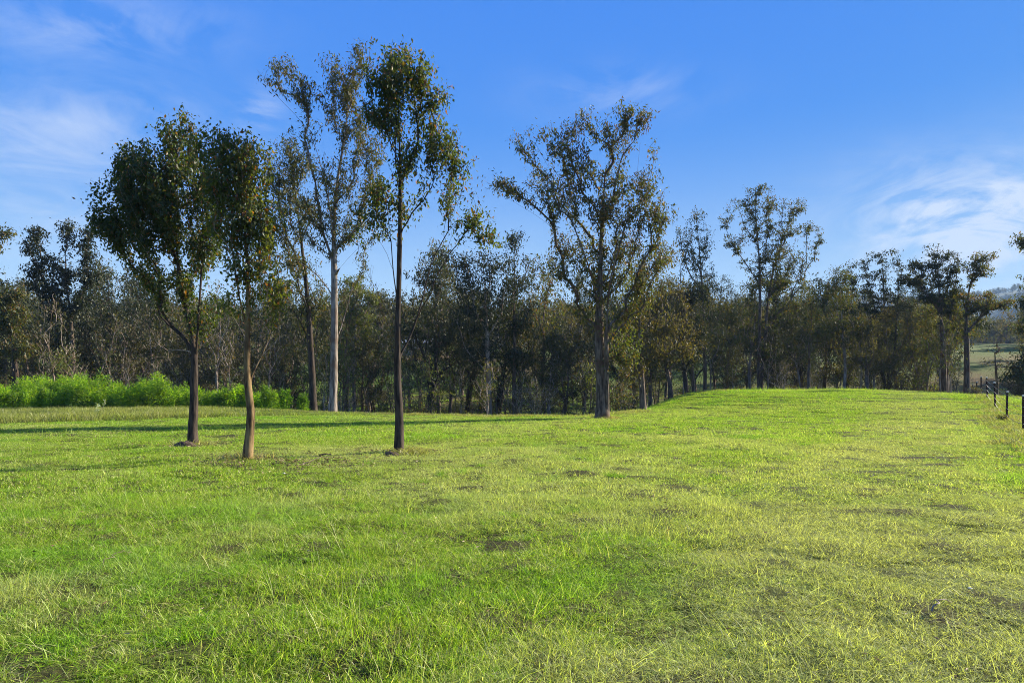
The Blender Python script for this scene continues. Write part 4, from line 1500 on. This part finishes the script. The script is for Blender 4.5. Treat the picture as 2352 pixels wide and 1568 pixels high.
# dry bush on the fence line and dark shrub beyond it
def twiggy(name, label, px, Y, h, w, ntw, nl, leafm, twigm, seed, spread=1.0):
    rng = np.random.default_rng(seed)
    x = (px - CX) / F * Y
    z0 = float(zg(x, Y))
    e = tree_thing(name, label, 'bush', (x, Y, z0))
    mb, lb = MB(), MB()
    for i in range(ntw):
        a = rng.uniform(0, 6.28)
        top = np.array([math.cos(a) * w * rng.random() * spread, math.sin(a) * w * rng.random() * spread, h * rng.uniform(0.45, 1)])
        midp = top * 0.5 + np.array([0, 0, 0.12 * h]) + rng.normal(size=3) * 0.05 * h
        mb.tube(np.stack([[0, 0, -0.05], midp, top]), [0.012, 0.008, 0.003], 3)
        c = midp + (top - midp) * rng.random((nl, 1)) + rng.normal(size=(nl, 3)) * 0.14 * w
        lb.leaves(c, rng.normal(size=(nl, 3)), 0.10, 0.03, rng)
    obj('stems', mb.mesh('stems', M[twigm]), e)
    obj('foliage', lb.mesh('foliage', M[leafm]), e)


twiggy('dry_bush', 'dry reddish-brown bush at the foot of the far fence posts', 2238, 43, 0.55, 0.55, 100, 5, 'leaf_brown', 'twig_pale', 71)
twiggy('dry_bush', 'small brown dry bush beside the second visible fence post', 2302, 27.2, 0.28, 0.3, 40, 3, 'leaf_brown', 'twig', 72)
twiggy('dark_bush', 'dense dark green bush beyond the fence at the right edge', 2340, 57, 2.6, 2.6, 160, 30, 'leaf_dark', 'twig', 73)
twiggy('dark_bush', 'low round dark bush at the foot of the leafless tree', 2272, 62, 1.2, 0.9, 80, 20, 'leaf_dark', 'twig', 74)

# ---------------------------------------------------------------- small house on the opposite slope


def box(mb, x0, x1, y0, y1, z0, z1):
    V = [(x, y, z) for z in (z0, z1) for x, y in ((x0, y0), (x1, y0), (x1, y1), (x0, y1))]
    mb.add(V, [[0, 3, 2, 1], [4, 5, 6, 7], [0, 1, 5, 4], [1, 2, 6, 5], [2, 3, 7, 6], [3, 0, 4, 7]])


def build_house():
    Y = 138.0
    x = (962 - CX) / F * Y
    z = float(zg(x, Y)) + 0.0
    e = tree_thing('farm_shed', 'small shed with pale metal roof glimpsed on the far slope', 'shed', (x, Y, z))
    mb = MB()
    box(mb, -3.4, 3.4, 0, 5, -1.0, 2.3)
    obj('wall', mb.mesh('wall', plain_mat('shed_wall', (0.30, 0.27, 0.22), 0.8, 0, 0.2, 2)), e)
    mb = MB()
    V = [(-3.9, -0.5, 2.32), (3.9, -0.5, 2.32), (3.9, 2.5, 3.3), (-3.9, 2.5, 3.3), (3.9, 5.5, 2.32), (-3.9, 5.5, 2.32)]
    V += [(a, b, c + 0.1) for a, b, c in V]
    mb.add(V, [[0, 3, 2, 1], [3, 5, 4, 2], [6, 7, 8, 9], [9, 8, 10, 11], [0, 1, 7, 6], [4, 5, 11, 10], [1, 2, 8, 7], [2, 4, 10, 8], [3, 0, 6, 9], [5, 3, 9, 11]])
    obj('roof', mb.mesh('roof', plain_mat('shed_roof', (0.65, 0.68, 0.72), 0.35, 0.3, 0.08, 3)), e)
    for wx in (-1.9, 1.5):
        mb = MB()
        box(mb, wx - 0.5, wx + 0.5, -0.04, 0.02, 0.9, 1.9)
        obj('window', mb.mesh('window', plain_mat('shed_window', (0.03, 0.035, 0.04), 0.15, 0, 0.1, 3)), e)
    mb = MB()
    box(mb, -0.5, 0.4, -0.05, 0.02, 0.0, 2.0)
    obj('door', mb.mesh('door', plain_mat('shed_door', (0.16, 0.12, 0.09), 0.6, 0, 0.2, 3)), e)


build_house()

# ---------------------------------------------------------------- things lying in the grass
M['soil'] = bark_mat('soil', (0.03, 0.02, 0.014), (0.11, 0.075, 0.05), None, 6, 1.0, 1.0)
M['stone'] = plain_mat('stone', (0.72, 0.70, 0.64), 0.8, 0, 0.12, 30)


def lump(name, label, px, py, w, d, h, mat, seed, cat, rough=0.2, sink=0.3, group=None):
    rng = np.random.default_rng(seed)
    Y = EYE * F / (py - HY)
    x = (px - CX) / F * Y
    z0 = float(zg(x, Y))
    nu, nv = 18, 9
    V, q = [], []
    for j in range(nv + 1):
        th = math.pi * j / nv
        for i in range(nu):
            ph = 2 * math.pi * i / nu
            V.append((math.sin(th) * math.cos(ph), math.sin(th) * math.sin(ph), math.cos(th)))
    V = np.array(V)
    nz = 1 + rough * (fbm(V[:, 0] * 2.3 + seed, V[:, 1] * 2.3 + V[:, 2] * 2.1, seed, 3) - 0.5) * 2
    V = V * nz[:, None] * np.array([w / 2, d / 2, h])
    V[:, 2] += h * (1 - sink) - h * 0.6
    q = [[j * nu + i, (j + 1) * nu + i, (j + 1) * nu + (i + 1) % nu, j * nu + (i + 1) % nu] for j in range(nv) for i in range(nu)]
    mb = MB()
    mb.add(V, q)
    p = dict(label=label, category=cat)
    if group:
        p['group'] = group
    obj(name, mb.mesh(name, M[mat], True), loc=(x, Y, z0), **p)


lump('dirt_mound', 'dark crumbly earth mound against base of the leftmost young tree', 424, 1028, 0.50, 0.35, 0.13, 'soil', 3, 'dirt mound', 0.5)
lump('litter_heap', 'dark heap of litter at the foot of the tallest young tree', 902, 1045, 0.38, 0.3, 0.10, 'soil', 4, 'litter heap', 0.5)
for i, (px, py, w, lab) in enumerate(((2063, 1416, 0.055, 'white stone in the lower right grass, the nearest to the camera'), (2162, 1367, 0.06, 'white stone in the lower right grass, behind the nearest one'),
                                      (2228, 1356, 0.045, 'rightmost small white stone in the lower right grass'), (1666, 1497, 0.05, 'white stone near the bottom edge right of centre'),
                                      (652, 1172 - 80, 0.06, 'pale stone in the grass between bronze and tallest young trees'))):
    lump('white_stone', lab, px, py, w * 0.8, w * 0.6, w * 0.22, 'stone', 20 + i, 'stone', 0.5, 0.1, 'white stones lying in the grass')


def stick(name, label, px0, py0, px1, py1, r, mat, seed, arch=0.04, cat='stick'):
    rng = np.random.default_rng(seed)
    P = []
    for t in np.linspace(0, 1, 12):
        px, py = px0 + (px1 - px0) * t, py0 + (py1 - py0) * t
        Y = EYE * F / (py - HY)
        x = (px - CX) / F * Y
        P.append([x, Y, float(zg(x, Y)) + 0.045 + arch * math.sin(math.pi * t)])
    P = np.array(P) + rng.normal(size=(12, 3)) * np.array([0.012, 0.012, 0.004])
    c = P[0].copy()
    mb = MB()
    mb.tube(P - c, r * np.linspace(1, 0.4, 12), 6, rng, 0.1, cap=True)
    obj(name, mb.mesh(name, M[mat], True), loc=c, label=label, category=cat)




def litter():
    rng = np.random.default_rng(321)
    mb = MB()
    P = []
    for (px, Y, n, sp) in ((443, 17.5, 500, 0.8), (568, 13.9, 700, 0.8), (916, 15.6, 600, 0.8), (640, 13.2, 500, 0.9), (760, 13.4, 350, 0.7), (766, 36, 350, 1.2), (1388, 31, 500, 1.4)):
        X = (px - CX) / F * Y
        P.append(np.stack([X + rng.normal(size=n) * sp, Y + rng.normal(size=n) * sp * 0.8], 1))
    Y = 2.5 + 20 * rng.random(4200) ** 1.5
    P.append(np.stack([rng.uniform(-0.85, 0.85, 4200) * Y, Y], 1))
    P = np.concatenate(P)
    z = zg(P[:, 0], P[:, 1]) + rng.uniform(0.015, 0.05, len(P))
    c = np.column_stack([P, z])
    c = c[~((c[:, 1] < 6) & (rng.random(len(c)) < 0.6))]
    d = rng.normal(size=c.shape) * np.array([1, 1, 0.25])
    k = rng.uniform(0.5, 1.3, len(c))
    k = k * np.interp(c[:, 1], [2, 9, 16], [0.42, 0.7, 1.0])
    mb.leaves(c, d, 0.075 * k, 0.018 * k, rng)
    me = mb.mesh('leaf_litter', leaf_mat('dead_leaf', [(0, (0.05, 0.028, 0.016)), (0.5, (0.13, 0.075, 0.04)), (0.85, (0.25, 0.16, 0.09)), (1, (0.45, 0.36, 0.24))], 0.15, 0.03))
    obj('leaf_litter', me, kind='stuff', label='dead gum leaves and bark bits strewn through the grass', category='leaf litter')


litter()
stick('fallen_branch', 'long thin fallen branch between bronze and tallest young trees', 690, 1070, 770, 1054, 0.010, 'bark_grey', 1)
stick('fallen_branch', 'short dark fallen branch right of the bronze-trunked young tree', 735, 1051, 760, 1049, 0.025, 'bark_dark', 2, 0.02)
stick('fallen_twig', 'thin twig in the bottom left grass', 235, 1312, 300, 1285, 0.004, 'bark_grey', 3)
stick('fallen_twig', 'dry twig in the lower right grass below the bare patch', 2140, 1418, 2185, 1395, 0.006, 'twig_pale', 5)

# ---------------------------------------------------------------- air
def build_haze():
    mb = MB()
    box(mb, -3400, 3400, -320, 2450, -40, 330)
    m, N, L = new_mat('haze')
    v = N.new('ShaderNodeVolumePrincipled')
    v.inputs['Color'].default_value = (0.45, 0.68, 1.0, 1)
    v.inputs['Density'].default_value = 0.0002
    v.inputs['Anisotropy'].default_value = 0.0
    out = N.new('ShaderNodeOutputMaterial')
    L.new(v.outputs[0], out.inputs['Volume'])
    obj('haze', mb.mesh('haze', m), kind='stuff', label='thin blue haze that fades the far ranges', category='haze')


build_haze()
